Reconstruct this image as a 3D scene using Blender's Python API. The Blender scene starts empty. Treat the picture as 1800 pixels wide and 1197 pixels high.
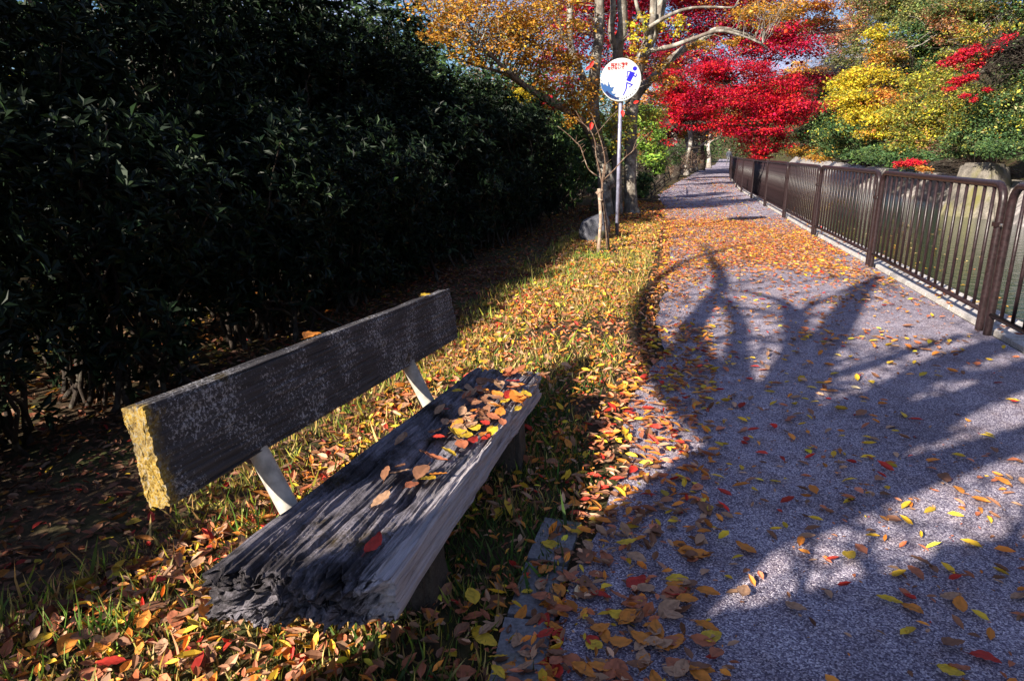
import bpy, bmesh, math, random
import numpy as np
from mathutils import Vector, Matrix
R = math.radians
random.seed(7)
rng = np.random.default_rng(7)
scene = bpy.context.scene

# ------------------------------------------------------------------ camera, sky, sun, exposure
CAMZ, F, PITCH = 1.40, 1200.0, R(15.44)
cam_data = bpy.data.cameras.new('camera')
cam = bpy.data.objects.new('camera', cam_data)
scene.collection.objects.link(cam)
cam.location = (0, 0, CAMZ)
cam.rotation_euler = (R(90) - PITCH, 0, 0)
cam_data.sensor_width = 36.0
cam_data.lens = 36.0 * F / 1800.0
cam_data.clip_start = 0.05
cam_data.clip_end = 2000
scene.camera = cam

SUN_EL, SUN_AZ = R(27), R(44)          # shadows run 44 degrees right of straight ahead
hx, hy = math.sin(SUN_AZ), math.cos(SUN_AZ)          # horizontal direction shadows fall in
to_sun = Vector((-hx * math.cos(SUN_EL), -hy * math.cos(SUN_EL), math.sin(SUN_EL)))
world = bpy.data.worlds.new('World')
scene.world = world
world.use_nodes = True
wn = world.node_tree.nodes
wl = world.node_tree.links
wn.clear()
sky = wn.new('ShaderNodeTexSky'); sky.sky_type = 'NISHITA'; sky.sun_disc = False
sky.sun_elevation = SUN_EL
sky.sun_rotation = math.atan2(-hx, -hy) % (2 * math.pi)
sky.air_density = 1.0; sky.dust_density = 0.8; sky.ozone_density = 6.0
bg = wn.new('ShaderNodeBackground'); bg.inputs[1].default_value = 0.057
wo = wn.new('ShaderNodeOutputWorld')
tcw = wn.new('ShaderNodeTexCoord'); cn = wn.new('ShaderNodeTexNoise'); cn.inputs['Scale'].default_value = 2.2; cn.inputs['Detail'].default_value = 7
cmap = wn.new('ShaderNodeMapping'); cmap.inputs['Scale'].default_value = (1, 1, 2.6); wl.new(tcw.outputs['Generated'], cmap.inputs[0]); wl.new(cmap.outputs[0], cn.inputs['Vector'])
cr = wn.new('ShaderNodeValToRGB'); cr.color_ramp.elements[0].position = 0.49; cr.color_ramp.elements[1].position = 0.66; wl.new(cn.outputs['Fac'], cr.inputs[0])
cm = wn.new('ShaderNodeMix'); cm.data_type = 'RGBA'; wl.new(cr.outputs[0], cm.inputs[0]); wl.new(sky.outputs[0], cm.inputs[6]); cm.inputs[7].default_value = (5.0, 5.0, 7.4, 1)
wl.new(cm.outputs[2], bg.inputs[0]); wl.new(bg.outputs[0], wo.inputs[0])
sd = bpy.data.lights.new('sun', 'SUN')
sd.energy = 5.0; sd.angle = R(0.5); sd.color = (1.0, 0.90, 0.77)
so = bpy.data.objects.new('sun', sd); scene.collection.objects.link(so)
so.rotation_euler = to_sun.to_track_quat('Z', 'Y').to_euler()
scene.view_settings.view_transform = 'Standard'
scene.view_settings.look = 'None'
scene.view_settings.exposure = 1.35
scene.view_settings.gamma = 1.0
scene.cycles.max_bounces = 6
scene.cycles.diffuse_bounces = 3
scene.cycles.transparent_max_bounces = 6

# ------------------------------------------------------------------ helpers
COL = scene.collection
def ray(u, v):
    a = (u - 900) / F; b = -(v - 598.5) / F
    return np.array([a, b * math.sin(PITCH) + math.cos(PITCH), b * math.cos(PITCH) - math.sin(PITCH)])
def at(u, v, Y):
    d = ray(u, v); t = Y / d[1]
    return np.array([d[0] * t, Y, CAMZ + d[2] * t])
def gr(u, v, z=0.0):
    d = ray(u, v); t = (z - CAMZ) / d[2]
    return np.array([d[0] * t, d[1] * t, z])
def pxm(n, Y):                       # n photo pixels at distance Y, in metres
    return n * Y / F

def nrm(a):
    return a / np.maximum(np.linalg.norm(a, axis=-1, keepdims=True), 1e-9)

def hash3(i, j, k, seed):
    n = (i * 374761393 + j * 668265263 + k * 2147483647 + seed * 1442695041) & 0xffffffff
    n = ((n ^ (n >> 13)) * 1274126177) & 0xffffffff
    n = ((n ^ (n >> 16)) * 2246822519) & 0xffffffff
    return ((n ^ (n >> 15)) & 0xffff) / 65535.0
def noise3(x, y, z, seed=0):
    x, y, z = np.broadcast_arrays(np.asarray(x, float), np.asarray(y, float), np.asarray(z, float))
    xi = np.floor(x).astype(np.int64); yi = np.floor(y).astype(np.int64); zi = np.floor(z).astype(np.int64)
    fx, fy, fz = x - xi, y - yi, z - zi
    fx = fx * fx * (3 - 2 * fx); fy = fy * fy * (3 - 2 * fy); fz = fz * fz * (3 - 2 * fz)
    r = 0
    for a in (0, 1):
        wx = fx if a else 1 - fx
        for b in (0, 1):
            wy = fy if b else 1 - fy
            for c in (0, 1):
                wz = fz if c else 1 - fz
                r = r + wx * wy * wz * hash3(xi + a, yi + b, zi + c, seed)
    return r
def fbm(x, y, z, seed=0, o=4):
    r = 0; a = 0.5; s = 0
    for k in range(o):
        r = r + a * noise3(x * 2 ** k, y * 2 ** k, z * 2 ** k, seed + k); s += a; a *= 0.5
    return r / s

def tag(o, label=None, cat=None, group=None, kind=None):
    if label: o['label'] = label
    if cat: o['category'] = cat
    if group: o['group'] = group
    if kind: o['kind'] = kind
    return o
def empty(name, loc=(0, 0, 0), rot=(0, 0, 0)):
    o = bpy.data.objects.new(name, None); COL.objects.link(o)
    o.location = loc; o.rotation_euler = rot; o.empty_display_size = 0.2
    return o
def link_mesh(name, me, mat, parent=None):
    o = bpy.data.objects.new(name, me); COL.objects.link(o)
    if mat: me.materials.append(mat)
    if parent: o.parent = parent
    return o
def mesh_np(name, V, T, mat, parent=None, cols=None, smooth=False):
    """V (n,3), T (m,k) faces of k corners each"""
    V = np.ascontiguousarray(V, dtype=np.float32); T = np.ascontiguousarray(T, dtype=np.int32)
    m, k = T.shape
    me = bpy.data.meshes.new(name)
    me.vertices.add(len(V)); me.vertices.foreach_set('co', V.ravel())
    me.loops.add(m * k); me.loops.foreach_set('vertex_index', T.ravel())
    me.polygons.add(m)
    me.polygons.foreach_set('loop_start', np.arange(0, m * k, k, dtype=np.int32))
    me.polygons.foreach_set('loop_total', np.full(m, k, dtype=np.int32))
    me.polygons.foreach_set('use_smooth', np.full(m, bool(smooth)))
    if cols is not None:
        c = np.ones((len(V), 4), np.float32); c[:, :3] = cols
        at_ = me.attributes.new('tint', 'FLOAT_COLOR', 'POINT')
        at_.data.foreach_set('color', c.ravel())
    me.update(calc_edges=True)
    return link_mesh(name, me, mat, parent)

class MB:
    """collects quads/tris into one mesh"""
    def __init__(s): s.V = []; s.F = []; s.n = 0
    def add(s, V, Fq):
        V = np.asarray(V, float)
        s.V.append(V)
        for f in Fq: s.F.append(tuple(int(i) + s.n for i in f))
        s.n += len(V)
    def box(s, c, d, rz=0, taper=1.0):
        cx, cy, cz = c; dx, dy, dz = [q / 2 for q in d]
        V = []
        for z, t in ((-dz, 1), (dz, taper)):
            for x, y in ((-dx, -dy), (dx, -dy), (dx, dy), (-dx, dy)):
                x2, y2 = x * t, y * t
                V.append((cx + x2 * math.cos(rz) - y2 * math.sin(rz), cy + x2 * math.sin(rz) + y2 * math.cos(rz), cz + z))
        s.add(V, [(3, 2, 1, 0), (4, 5, 6, 7), (0, 1, 5, 4), (1, 2, 6, 5), (2, 3, 7, 6), (3, 0, 4, 7)])
    def tube(s, P, r, sides=8, cap=True, wob=0.0, seed=0):
        P = np.asarray(P, float); n = len(P); r = np.broadcast_to(np.asarray(r, float), (n,))
        T = nrm(np.gradient(P, axis=0))
        up = np.array([0.13, 0.31, 0.94]) if abs(T[:, 2]).mean() < 0.8 else np.array([1.0, 0.1, 0.0])
        A = nrm(np.cross(T, up)); B = np.cross(T, A)
        th = np.linspace(0, 2 * math.pi, sides, endpoint=False)
        rr = r[:, None] * np.ones((n, sides))
        if wob:
            q = P[:, None, :] + (A[:, None, :] * np.cos(th)[None, :, None] + B[:, None, :] * np.sin(th)[None, :, None]) * r[:, None, None]
            rr = rr * (1 + wob * (fbm(q[..., 0] * 4, q[..., 1] * 4, q[..., 2] * 2, seed, 3) - 0.5) * 2)
        V = P[:, None, :] + A[:, None, :] * (rr * np.cos(th))[..., None] + B[:, None, :] * (rr * np.sin(th))[..., None]
        V = V.reshape(-1, 3)
        F_ = []
        for i in range(n - 1):
            for j in range(sides):
                j2 = (j + 1) % sides
                F_.append((i * sides + j, i * sides + j2, (i + 1) * sides + j2, (i + 1) * sides + j))
        if cap:
            F_.append(tuple(range(sides - 1, -1, -1)))
            F_.append(tuple((n - 1) * sides + j for j in range(sides)))
        s.add(V, F_)
    def build(s, name, mat, parent=None, smooth=False):
        me = bpy.data.meshes.new(name)
        me.from_pydata(np.concatenate(s.V).tolist(), [], s.F)
        if smooth: me.polygons.foreach_set('use_smooth', np.ones(len(me.polygons), bool))
        me.update()
        return link_mesh(name, me, mat, parent)

def smooth_path(pts, k=6):
    """Catmull-Rom through pts (rows of any width)"""
    P = np.asarray(pts, float)
    Q = np.vstack([2 * P[0] - P[1], P, 2 * P[-1] - P[-2]])
    out = []
    for i in range(1, len(Q) - 2):
        for t in np.linspace(0, 1, k, endpoint=False):
            a, b, c, d = Q[i - 1], Q[i], Q[i + 1], Q[i + 2]
            out.append(0.5 * (2 * b + (c - a) * t + (2 * a - 5 * b + 4 * c - d) * t * t + (3 * b - a - 3 * c + d) * t ** 3))
    out.append(P[-1])
    return np.array(out)

# ------------------------------------------------------------------ materials
def new_mat(name):
    m = bpy.data.materials.new(name); m.use_nodes = True
    nt = m.node_tree; nt.nodes.clear()
    out = nt.nodes.new('ShaderNodeOutputMaterial')
    b = nt.nodes.new('ShaderNodeBsdfPrincipled')
    nt.links.new(b.outputs[0], out.inputs[0])
    return m, nt, b, out
def N(nt, kind, **kw):
    n = nt.nodes.new(kind)
    for k, v in kw.items():
        if k.startswith('i_'):
            key = k[2:]; key = int(key) if key.isdigit() else key.replace('_', ' ')
            n.inputs[key].default_value = v
        else: setattr(n, k, v)
    return n
def ramp(nt, stops, interp='LINEAR'):
    r = nt.nodes.new('ShaderNodeValToRGB'); r.color_ramp.interpolation = interp
    el = r.color_ramp.elements
    while len(el) < len(stops): el.new(0.5)
    for e, (p, c) in zip(el, stops):
        e.position = p; e.color = (*c, 1) if len(c) == 3 else c
    return r
def mixc(nt, fac, a, b, mode='MIX'):
    m = nt.nodes.new('ShaderNodeMix'); m.data_type = 'RGBA'; m.blend_type = mode
    for sock, val in ((m.inputs[0], fac), (m.inputs[6], a), (m.inputs[7], b)):
        if hasattr(val, 'node'): nt.links.new(val, sock)
        else: sock.default_value = val if not isinstance(val, tuple) else (*val, 1)
    return m.outputs[2]
def coords(nt, scale=(1, 1, 1), kind='Object'):
    tc = nt.nodes.new('ShaderNodeTexCoord'); mp = nt.nodes.new('ShaderNodeMapping')
    mp.inputs['Scale'].default_value = scale
    nt.links.new(tc.outputs[kind], mp.inputs[0]); return mp.outputs[0]
def noise(nt, vec, sc, det=4, rough=0.55):
    n = N(nt, 'ShaderNodeTexNoise'); n.inputs['Scale'].default_value = sc; n.inputs['Detail'].default_value = det
    n.inputs['Roughness'].default_value = rough; nt.links.new(vec, n.inputs['Vector']); return n.outputs['Fac']
def bump(nt, b, h, strength=0.5, dist=0.01):
    n = N(nt, 'ShaderNodeBump'); n.inputs['Strength'].default_value = strength; n.inputs['Distance'].default_value = dist
    nt.links.new(h, n.inputs['Height']); nt.links.new(n.outputs[0], b.inputs['Normal'])

def leaf_mat(name, transl=0.3, rough=0.5, spec=0.3, spots=0.0):
    m, nt, b, out = new_mat(name)
    a = N(nt, 'ShaderNodeAttribute', attribute_name='tint')
    col = a.outputs['Color']
    if spots:
        nz = noise(nt, coords(nt), 220, 3); r = ramp(nt, [(0.56, (1, 1, 1)), (0.72, (0.45, 0.35, 0.3))]); nt.links.new(nz, r.inputs[0])
        col = mixc(nt, spots, col, r.outputs[0], 'MULTIPLY')
    nt.links.new(col, b.inputs['Base Color'])
    b.inputs['Roughness'].default_value = rough; b.inputs['Specular IOR Level'].default_value = spec
    if transl:
        t = N(nt, 'ShaderNodeBsdfTranslucent'); nt.links.new(col, t.inputs[0])
        mx = N(nt, 'ShaderNodeMixShader'); mx.inputs[0].default_value = transl
        nt.links.new(b.outputs[0], mx.inputs[1]); nt.links.new(t.outputs[0], mx.inputs[2]); nt.links.new(mx.outputs[0], out.inputs[0])
    return m
M = {}
M['foliage'] = leaf_mat('autumn_foliage', 0.35, 0.5, 0.3)
M['evergreen'] = leaf_mat('glossy_evergreen_leaf', 0.10, 0.5, 0.22)
M['litter'] = leaf_mat('dry_leaf_litter', 0.15, 0.6, 0.25)
M['grass'] = leaf_mat('grass_blade', 0.25, 0.55, 0.25)

def plain(name, col, rough=0.6, metal=0.0, nscale=0, namt=0.3, bstr=0.0, spec=0.5):
    m, nt, b, out = new_mat(name)
    b.inputs['Roughness'].default_value = rough; b.inputs['Metallic'].default_value = metal
    b.inputs['Specular IOR Level'].default_value = spec
    b.inputs['Base Color'].default_value = (*col, 1)
    if nscale:
        v = coords(nt); nz = noise(nt, v, nscale, 5)
        r = ramp(nt, [(0.3, tuple(c * (1 - namt) for c in col)), (0.7, tuple(min(1, c * (1 + namt)) for c in col))])
        nt.links.new(nz, r.inputs[0]); nt.links.new(r.outputs[0], b.inputs['Base Color'])
        if bstr: bump(nt, b, nz, bstr, 0.01)
    return m

def mat_gravel():
    m, nt, b, out = new_mat('gravel_path')
    v = coords(nt)
    vo = N(nt, 'ShaderNodeTexVoronoi'); vo.inputs['Scale'].default_value = 210; nt.links.new(v, vo.inputs['Vector'])
    r = ramp(nt, [(0.0, (0.10, 0.085, 0.125)), (0.3, (0.19, 0.165, 0.235)), (0.62, (0.37, 0.34, 0.42)), (0.86, (0.58, 0.54, 0.62)), (1.0, (0.86, 0.81, 0.87))])
    sep = N(nt, 'ShaderNodeSeparateColor'); nt.links.new(vo.outputs['Color'], sep.inputs[0]); nt.links.new(sep.outputs[0], r.inputs[0])
    big = noise(nt, v, 1.1, 8, 0.68); r2 = ramp(nt, [(0.32, (0.62, 0.60, 0.62)), (0.5, (0.92, 0.9, 0.9)), (0.7, (1.15, 1.1, 1.06))]); nt.links.new(big, r2.inputs[0])
    c = mixc(nt, 1.0, r.outputs[0], r2.outputs[0], 'MULTIPLY')
    st = noise(nt, v, 5, 7, 0.75); r3 = ramp(nt, [(0.46, (1, 1, 1)), (0.62, (0.62, 0.54, 0.50))]); nt.links.new(st, r3.inputs[0])
    c = mixc(nt, 0.7, c, r3.outputs[0], 'MULTIPLY')
    nt.links.new(c, b.inputs['Base Color']); b.inputs['Roughness'].default_value = 0.85
    b.inputs['Specular IOR Level'].default_value = 0.25
    mt = N(nt, 'ShaderNodeMath', operation='MULTIPLY'); mt.inputs[1].default_value = -1; nt.links.new(vo.outputs['Distance'], mt.inputs[0])
    ad = N(nt, 'ShaderNodeMath', operation='ADD'); nt.links.new(mt.outputs[0], ad.inputs[0]); nt.links.new(sep.outputs[1], ad.inputs[1])
    bump(nt, b, ad.outputs[0], 0.9, 0.004)
    return m
def mat_soil():
    m, nt, b, out = new_mat('leafy_soil')
    v = coords(nt)
    a = noise(nt, v, 18, 6, 0.7); r = ramp(nt, [(0.3, (0.018, 0.013, 0.009)), (0.5, (0.05, 0.034, 0.02)), (0.7, (0.11, 0.065, 0.035))]); nt.links.new(a, r.inputs[0])
    g = noise(nt, v, 2.0, 4); r2 = ramp(nt, [(0.45, (0, 0, 0)), (0.62, (1, 1, 1))]); nt.links.new(g, r2.inputs[0])
    c = mixc(nt, r2.outputs[0], r.outputs[0], (0.05, 0.055, 0.018))
    nt.links.new(c, b.inputs['Base Color']); b.inputs['Roughness'].default_value = 0.95; b.inputs['Specular IOR Level'].default_value = 0.15
    bump(nt, b, a, 0.8, 0.02); return m
def mat_stone(name, c0, c1, moss=0.0, sc=9):
    m, nt, b, out = new_mat(name); v = coords(nt)
    a = noise(nt, v, sc, 8, 0.7); r = ramp(nt, [(0.3, c0), (0.7, c1)]); nt.links.new(a, r.inputs[0])
    col = r.outputs[0]
    sp = noise(nt, v, sc * 14, 2, 0.6); r3 = ramp(nt, [(0.35, (0.6, 0.6, 0.6)), (0.65, (1.25, 1.25, 1.25))]); nt.links.new(sp, r3.inputs[0])
    col = mixc(nt, 0.8, col, r3.outputs[0], 'MULTIPLY')
    if moss:
        g = noise(nt, v, sc * 0.4, 5); r2 = ramp(nt, [(0.62 - moss * 0.2, (0, 0, 0)), (0.68, (1, 1, 1))]); nt.links.new(g, r2.inputs[0])
        col = mixc(nt, r2.outputs[0], col, (0.14, 0.13, 0.03))
    nt.links.new(col, b.inputs['Base Color']); b.inputs['Roughness'].default_value = 0.85
    bump(nt, b, a, 0.6, 0.02); return m
def mat_canal():
    m, nt, b, out = new_mat('streaked_concrete'); v = coords(nt, (1, 1, 0.12))
    a = noise(nt, v, 6.5, 6, 0.7); r = ramp(nt, [(0.3, (0.12, 0.115, 0.11)), (0.45, (0.2, 0.18, 0.17)), (0.6, (0.42, 0.38, 0.36)), (0.75, (0.55, 0.5, 0.46))]); nt.links.new(a, r.inputs[0])
    v2 = coords(nt, (1, 1, 1)); g = noise(nt, v2, 0.7, 5); r2 = ramp(nt, [(0.56, (0, 0, 0)), (0.72, (.8, .8, .8))]); nt.links.new(g, r2.inputs[0])
    c = mixc(nt, r2.outputs[0], r.outputs[0], (0.20, 0.17, 0.07))
    nt.links.new(c, b.inputs['Base Color']); b.inputs['Roughness'].default_value = 0.9; bump(nt, b, a, 0.5, 0.03); return m
def mat_bark(name, c0, c1, lich=(0.4, 0.4, 0.36), la=0.5, sc=6):
    m, nt, b, out = new_mat(name); v = coords(nt, (1, 1, 0.45))
    a = noise(nt, v, sc * 2.5, 7, 0.7); r = ramp(nt, [(0.32, c0), (0.68, c1)]); nt.links.new(a, r.inputs[0])
    v2 = coords(nt); g = noise(nt, v2, sc, 6, 0.65); r2 = ramp(nt, [(0.55 - la * 0.12, (0, 0, 0)), (0.62, (1, 1, 1))]); nt.links.new(g, r2.inputs[0])
    c = mixc(nt, r2.outputs[0], r.outputs[0], lich)
    nt.links.new(c, b.inputs['Base Color']); b.inputs['Roughness'].default_value = 0.9; b.inputs['Specular IOR Level'].default_value = 0.2
    bump(nt, b, a, 0.9, 0.02); return m
def mat_timber(name, dark, light, speck, yellow_end=False, moss=0.4, edge=False):
    m, nt, b, out = new_mat(name)
    v = coords(nt, (60, 2.2, 60)); a = noise(nt, v, 1.5, 8, 0.75)
    r = ramp(nt, [(0.3, dark), (0.52, tuple((p + q) / 2 for p, q in zip(dark, light))), (0.72, light)]); nt.links.new(a, r.inputs[0])
    col = r.outputs[0]
    vb = coords(nt); s = noise(nt, vb, 95, 6, 0.8); s2 = noise(nt, vb, 5, 5, 0.6)
    s2b = N(nt, 'ShaderNodeMath', operation='MULTIPLY_ADD'); nt.links.new(s2, s2b.inputs[0]); s2b.inputs[1].default_value = .45; s2b.inputs[2].default_value = .28
    ml = N(nt, 'ShaderNodeMath', operation='MULTIPLY'); nt.links.new(s, ml.inputs[0]); nt.links.new(s2b.outputs[0], ml.inputs[1])
    r2 = ramp(nt, [(0.275, (0, 0, 0)), (0.31, (1, 1, 1))]); nt.links.new(ml.outputs[0], r2.inputs[0])
    col = mixc(nt, r2.outputs[0], col, speck)
    ms = noise(nt, vb, 5, 6, 0.7); r4 = ramp(nt, [(0.62 - 0.1 * moss, (0, 0, 0)), (0.67, (1, 1, 1))]); nt.links.new(ms, r4.inputs[0])
    col = mixc(nt, r4.outputs[0], col, (0.05, 0.035, 0.012))
    if edge:
        stn = noise(nt, vb, 3.4, 6, 0.7); rs_ = ramp(nt, [(0.42, (0.22, 0.2, 0.2)), (0.56, (1.15, 1.12, 1.15))]); nt.links.new(stn, rs_.inputs[0])
        col = mixc(nt, 1.0, col, rs_.outputs[0], 'MULTIPLY')
    if edge:      # paler wood along the front edge
        te = N(nt, 'ShaderNodeTexCoord'); se = N(nt, 'ShaderNodeSeparateXYZ'); nt.links.new(te.outputs['Object'], se.inputs[0])
        ed_ = N(nt, 'ShaderNodeMath', operation='MULTIPLY_ADD'); nt.links.new(a, ed_.inputs[0]); ed_.inputs[1].default_value = .16; nt.links.new(se.outputs['X'], ed_.inputs[2])
        re_ = ramp(nt, [(0.22, (0, 0, 0)), (0.27, (1, 1, 1))]); nt.links.new(ed_.outputs[0], re_.inputs[0])
        rw = ramp(nt, [(0.3, (0.16, 0.14, 0.145)), (0.45, (0.42, 0.38, 0.39)), (0.65, (0.58, 0.53, 0.54))]); nt.links.new(a, rw.inputs[0])
        col = mixc(nt, re_.outputs[0], col, rw.outputs[0])
    if yellow_end:
        tc = N(nt, 'ShaderNodeTexCoord'); sp = N(nt, 'ShaderNodeSeparateXYZ'); nt.links.new(tc.outputs['Object'], sp.inputs[0])
        n2 = noise(nt, vb, 26, 5, 0.7)
        n2m = N(nt, 'ShaderNodeMath', operation='MULTIPLY_ADD'); nt.links.new(n2, n2m.inputs[0]); n2m.inputs[1].default_value = 0.16; nt.links.new(sp.outputs['Y'], n2m.inputs[2])
        r5 = ramp(nt, [(0.080, (1, 1, 1)), (0.125, (0, 0, 0))]); nt.links.new(n2m.outputs[0], r5.inputs[0])
        # lichen also creeps along the top edge of the board
        zt = N(nt, 'ShaderNodeMath', operation='MULTIPLY_ADD'); nt.links.new(sp.outputs['Z'], zt.inputs[0]); zt.inputs[1].default_value = 1.0; zt.inputs[2].default_value = 0.0
        g1 = N(nt, 'ShaderNodeMath', operation='GREATER_THAN'); nt.links.new(zt.outputs[0], g1.inputs[0]); g1.inputs[1].default_value = 0.236
        g2 = N(nt, 'ShaderNodeMath', operation='LESS_THAN'); nt.links.new(sp.outputs['Y'], g2.inputs[0]); g2.inputs[1].default_value = 0.55
        g3 = N(nt, 'ShaderNodeMath', operation='GREATER_THAN'); nt.links.new(s2, g3.inputs[0]); g3.inputs[1].default_value = 0.47
        g = N(nt, 'ShaderNodeMath', operation='MULTIPLY'); nt.links.new(g1.outputs[0], g.inputs[0]); nt.links.new(g2.outputs[0], g.inputs[1])
        gg = N(nt, 'ShaderNodeMath', operation='MULTIPLY'); nt.links.new(g.outputs[0], gg.inputs[0]); nt.links.new(g3.outputs[0], gg.inputs[1])
        mx = N(nt, 'ShaderNodeMath', operation='MAXIMUM'); nt.links.new(r5.outputs[0], mx.inputs[0]); nt.links.new(gg.outputs[0], mx.inputs[1])
        ry = ramp(nt, [(0.38, (0.04, 0.03, 0.02)), (0.45, (0.30, 0.18, 0.02)), (0.51, (0.42, 0.27, 0.04)), (0.57, (0.34, 0.30, 0.18)), (0.64, (0.10, 0.07, 0.04))]); nt.links.new(s, ry.inputs[0])
        pt = ramp(nt, [(0.40, (.25, .25, .25)), (0.52, (1, 1, 1))]); nt.links.new(s2, pt.inputs[0])
        mp2 = N(nt, 'ShaderNodeMath', operation='MULTIPLY'); nt.links.new(mx.outputs[0], mp2.inputs[0]); nt.links.new(pt.outputs[0], mp2.inputs[1])
        col = mixc(nt, mp2.outputs[0], col, ry.outputs[0])
    nt.links.new(col, b.inputs['Base Color']); b.inputs['Roughness'].default_value = 0.8; b.inputs['Specular IOR Level'].default_value = 0.3
    ad = N(nt, 'ShaderNodeMath', operation='ADD'); nt.links.new(a, ad.inputs[0]); nt.links.new(s, ad.inputs[1])
    bump(nt, b, ad.outputs[0], 0.9, 0.006)
    return m
def mat_water():
    m, nt, b, out = new_mat('canal_water')
    b.inputs['Base Color'].default_value = (0.018, 0.036, 0.02, 1); b.inputs['Roughness'].default_value = 0.04
    b.inputs['IOR'].default_value = 1.33; b.inputs['Specular IOR Level'].default_value = 0.7
    v = coords(nt, (1, 2.4, 1)); a = noise(nt, v, 3.2, 4, 0.6); bump(nt, b, a, 0.35, 0.05); return m

M['gravel'] = mat_gravel(); M['soil'] = mat_soil()
M['kerb'] = mat_stone('pale_kerb_stone', (0.36, 0.34, 0.33), (0.62, 0.58, 0.55), 0, 6)
M['edging'] = mat_stone('dark_edging_stone', (0.10, 0.10, 0.11), (0.22, 0.21, 0.22), 0.3, 6)
M['rock'] = mat_stone('grey_rock', (0.035, 0.04, 0.05), (0.13, 0.13, 0.155), 0.2, 5)
M['support'] = mat_stone('mossy_support_stone', (0.03, 0.022, 0.016), (0.10, 0.075, 0.055), 0.0, 8)
M['canal'] = mat_canal(); M['block'] = mat_stone('mossy_old_concrete', (0.05, 0.045, 0.035), (0.27, 0.24, 0.20), 0.6, 2.2)
M['water'] = mat_water()
M['bark_grey'] = mat_bark('grey_mottled_bark', (0.06, 0.05, 0.042), (0.23, 0.195, 0.16), (0.36, 0.34, 0.29), 0.5, 5)
M['bark_pale'] = mat_bark('pale_bark', (0.12, 0.1, 0.085), (0.34, 0.3, 0.26), (0.5, 0.47, 0.42), 0.8, 3)
M['bark_dark'] = mat_bark('dark_bark', (0.018, 0.014, 0.012), (0.06, 0.045, 0.035), (0.1, 0.09, 0.07), 0.1, 5)
M['bark_twig'] = mat_bark('reddish_twig_bark', (0.07, 0.04, 0.028), (0.20, 0.125, 0.085), (0.30, 0.24, 0.18), 0.3, 14)
M['bamboo'] = mat_bark('old_stake_wood', (0.2, 0.13, 0.09), (0.42, 0.32, 0.24), (0.45, 0.38, 0.3), 0.3, 10)
M['seat'] = mat_timber('weathered_seat_timber',  (0.014, 0.012, 0.013), (0.34, 0.32, 0.36), (0.30, 0.28, 0.31), False, 0.9, True)
M['back'] = mat_timber('lichened_backrest_timber', (0.018, 0.016, 0.017), (0.10, 0.09, 0.092), (0.42, 0.41, 0.42), True, 0.2)
M['pipe'] = plain('worn_cream_pipe_paint', (0.40, 0.37, 0.32), 0.5, 0, 24, 0.35)
M['rail'] = plain('brown_painted_steel', (0.020, 0.011, 0.012), 0.36, 0.0, 40, 0.5, 0.15, spec=0.35)
M['bolt'] = plain('zinc_bolt', (0.5, 0.5, 0.5), 0.35, 0.9)
M['pole'] = plain('grey_painted_pole', (0.25, 0.25, 0.34), 0.4, 0.2, 14, 0.4)
M['signwhite'] = plain('white_sign_face', (0.42, 0.43, 0.42), 0.45, spec=0.12)
M['signback'] = plain('dark_sign_rim', (0.04, 0.045, 0.05), 0.5)
M['signred'] = plain('red_sign_ink', (0.3, 0.003, 0.006), 0.5, spec=0.12)
M['signblue'] = plain('blue_sign_ink', (0.008, 0.004, 0.32), 0.5, spec=0.12)
M['signnavy'] = plain('navy_sign_ink', (0.006, 0.008, 0.06), 0.5, spec=0.12)
M['signwave'] = plain('wave_blue_sign_ink', (0.02, 0.07, 0.20), 0.5, spec=0.12)
M['skin'] = plain('skin', (0.45, 0.28, 0.2), 0.5)
M['coat'] = plain('dark_coat', (0.05, 0.055, 0.075), 0.8)
M['trouser'] = plain('grey_trousers', (0.10, 0.10, 0.11), 0.8)
M['hair'] = plain('black_hair', (0.015, 0.012, 0.01), 0.6)

# ------------------------------------------------------------------ plan lines of the place
Lp = np.array([(-0.6, -6), (-0.2, -1), (0.04, 1.66), (0.14, 2.1), (0.45, 3.2), (0.86, 4.5), (1.92, 8.8), (2.95, 13.2), (4.8, 23.3), (8.0, 34), (15.2, 57), (22.4, 78), (41, 140)])
Rp = np.array([(1.2, -6), (2.35, -1), (3.0, 1.9), (3.80, 5.4), (4.55, 8.7), (5.2, 11.8), (5.95, 15.1), (8.45, 26), (11.2, 36), (17.6, 57), (24.4, 78), (44, 140)])
Cp = np.array([(-4.0, -6), (-2.3, -1), (-1.35, 1.8), (-1.0, 2.5), (-0.1, 5.8), (0.84, 10.1), (1.9, 14), (3.2, 20), (6.5, 34), (13.5, 57), (19, 78), (38, 140)])
Hp = np.array([(-6.5, -6), (-4.4, -1), (-2.45, 2.6), (-1.45, 5.8), (-0.2, 10), (0.7, 13.2), (1.6, 17), (4.4, 34), (10, 57), (15, 78), (33, 140)])
Wp = np.array([(8, -6), (10.4, 5), (14.0, 18.5), (17.8, 30), (20.4, 41), (29, 66), (37, 90), (55, 140)])
def li(P): return lambda y: np.interp(y, P[:, 1], P[:, 0])
Lx, Rx, Cx, Hx, Wx = li(Lp), li(Rp), li(Cp), li(Hp), li(Wp)
WATER_Z = -0.60
def ground_z(x, y):
    """height of the soil left of the canal"""
    x = np.asarray(x, float); y = np.asarray(y, float)
    c = Cx(y); d = np.clip(c - x, 0, 3.5)
    z = -0.02 - 0.085 * d + 0.03 * np.exp(-((x - (c + Lx(y)) / 2) / 0.5) ** 2)
    z = z + 0.03 * (fbm(x * 1.4, y * 1.4, 0, 5, 3) - 0.5) * (x < Lx(y) - 0.15)
    return np.where(x > Lx(y), -0.012, z)

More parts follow.
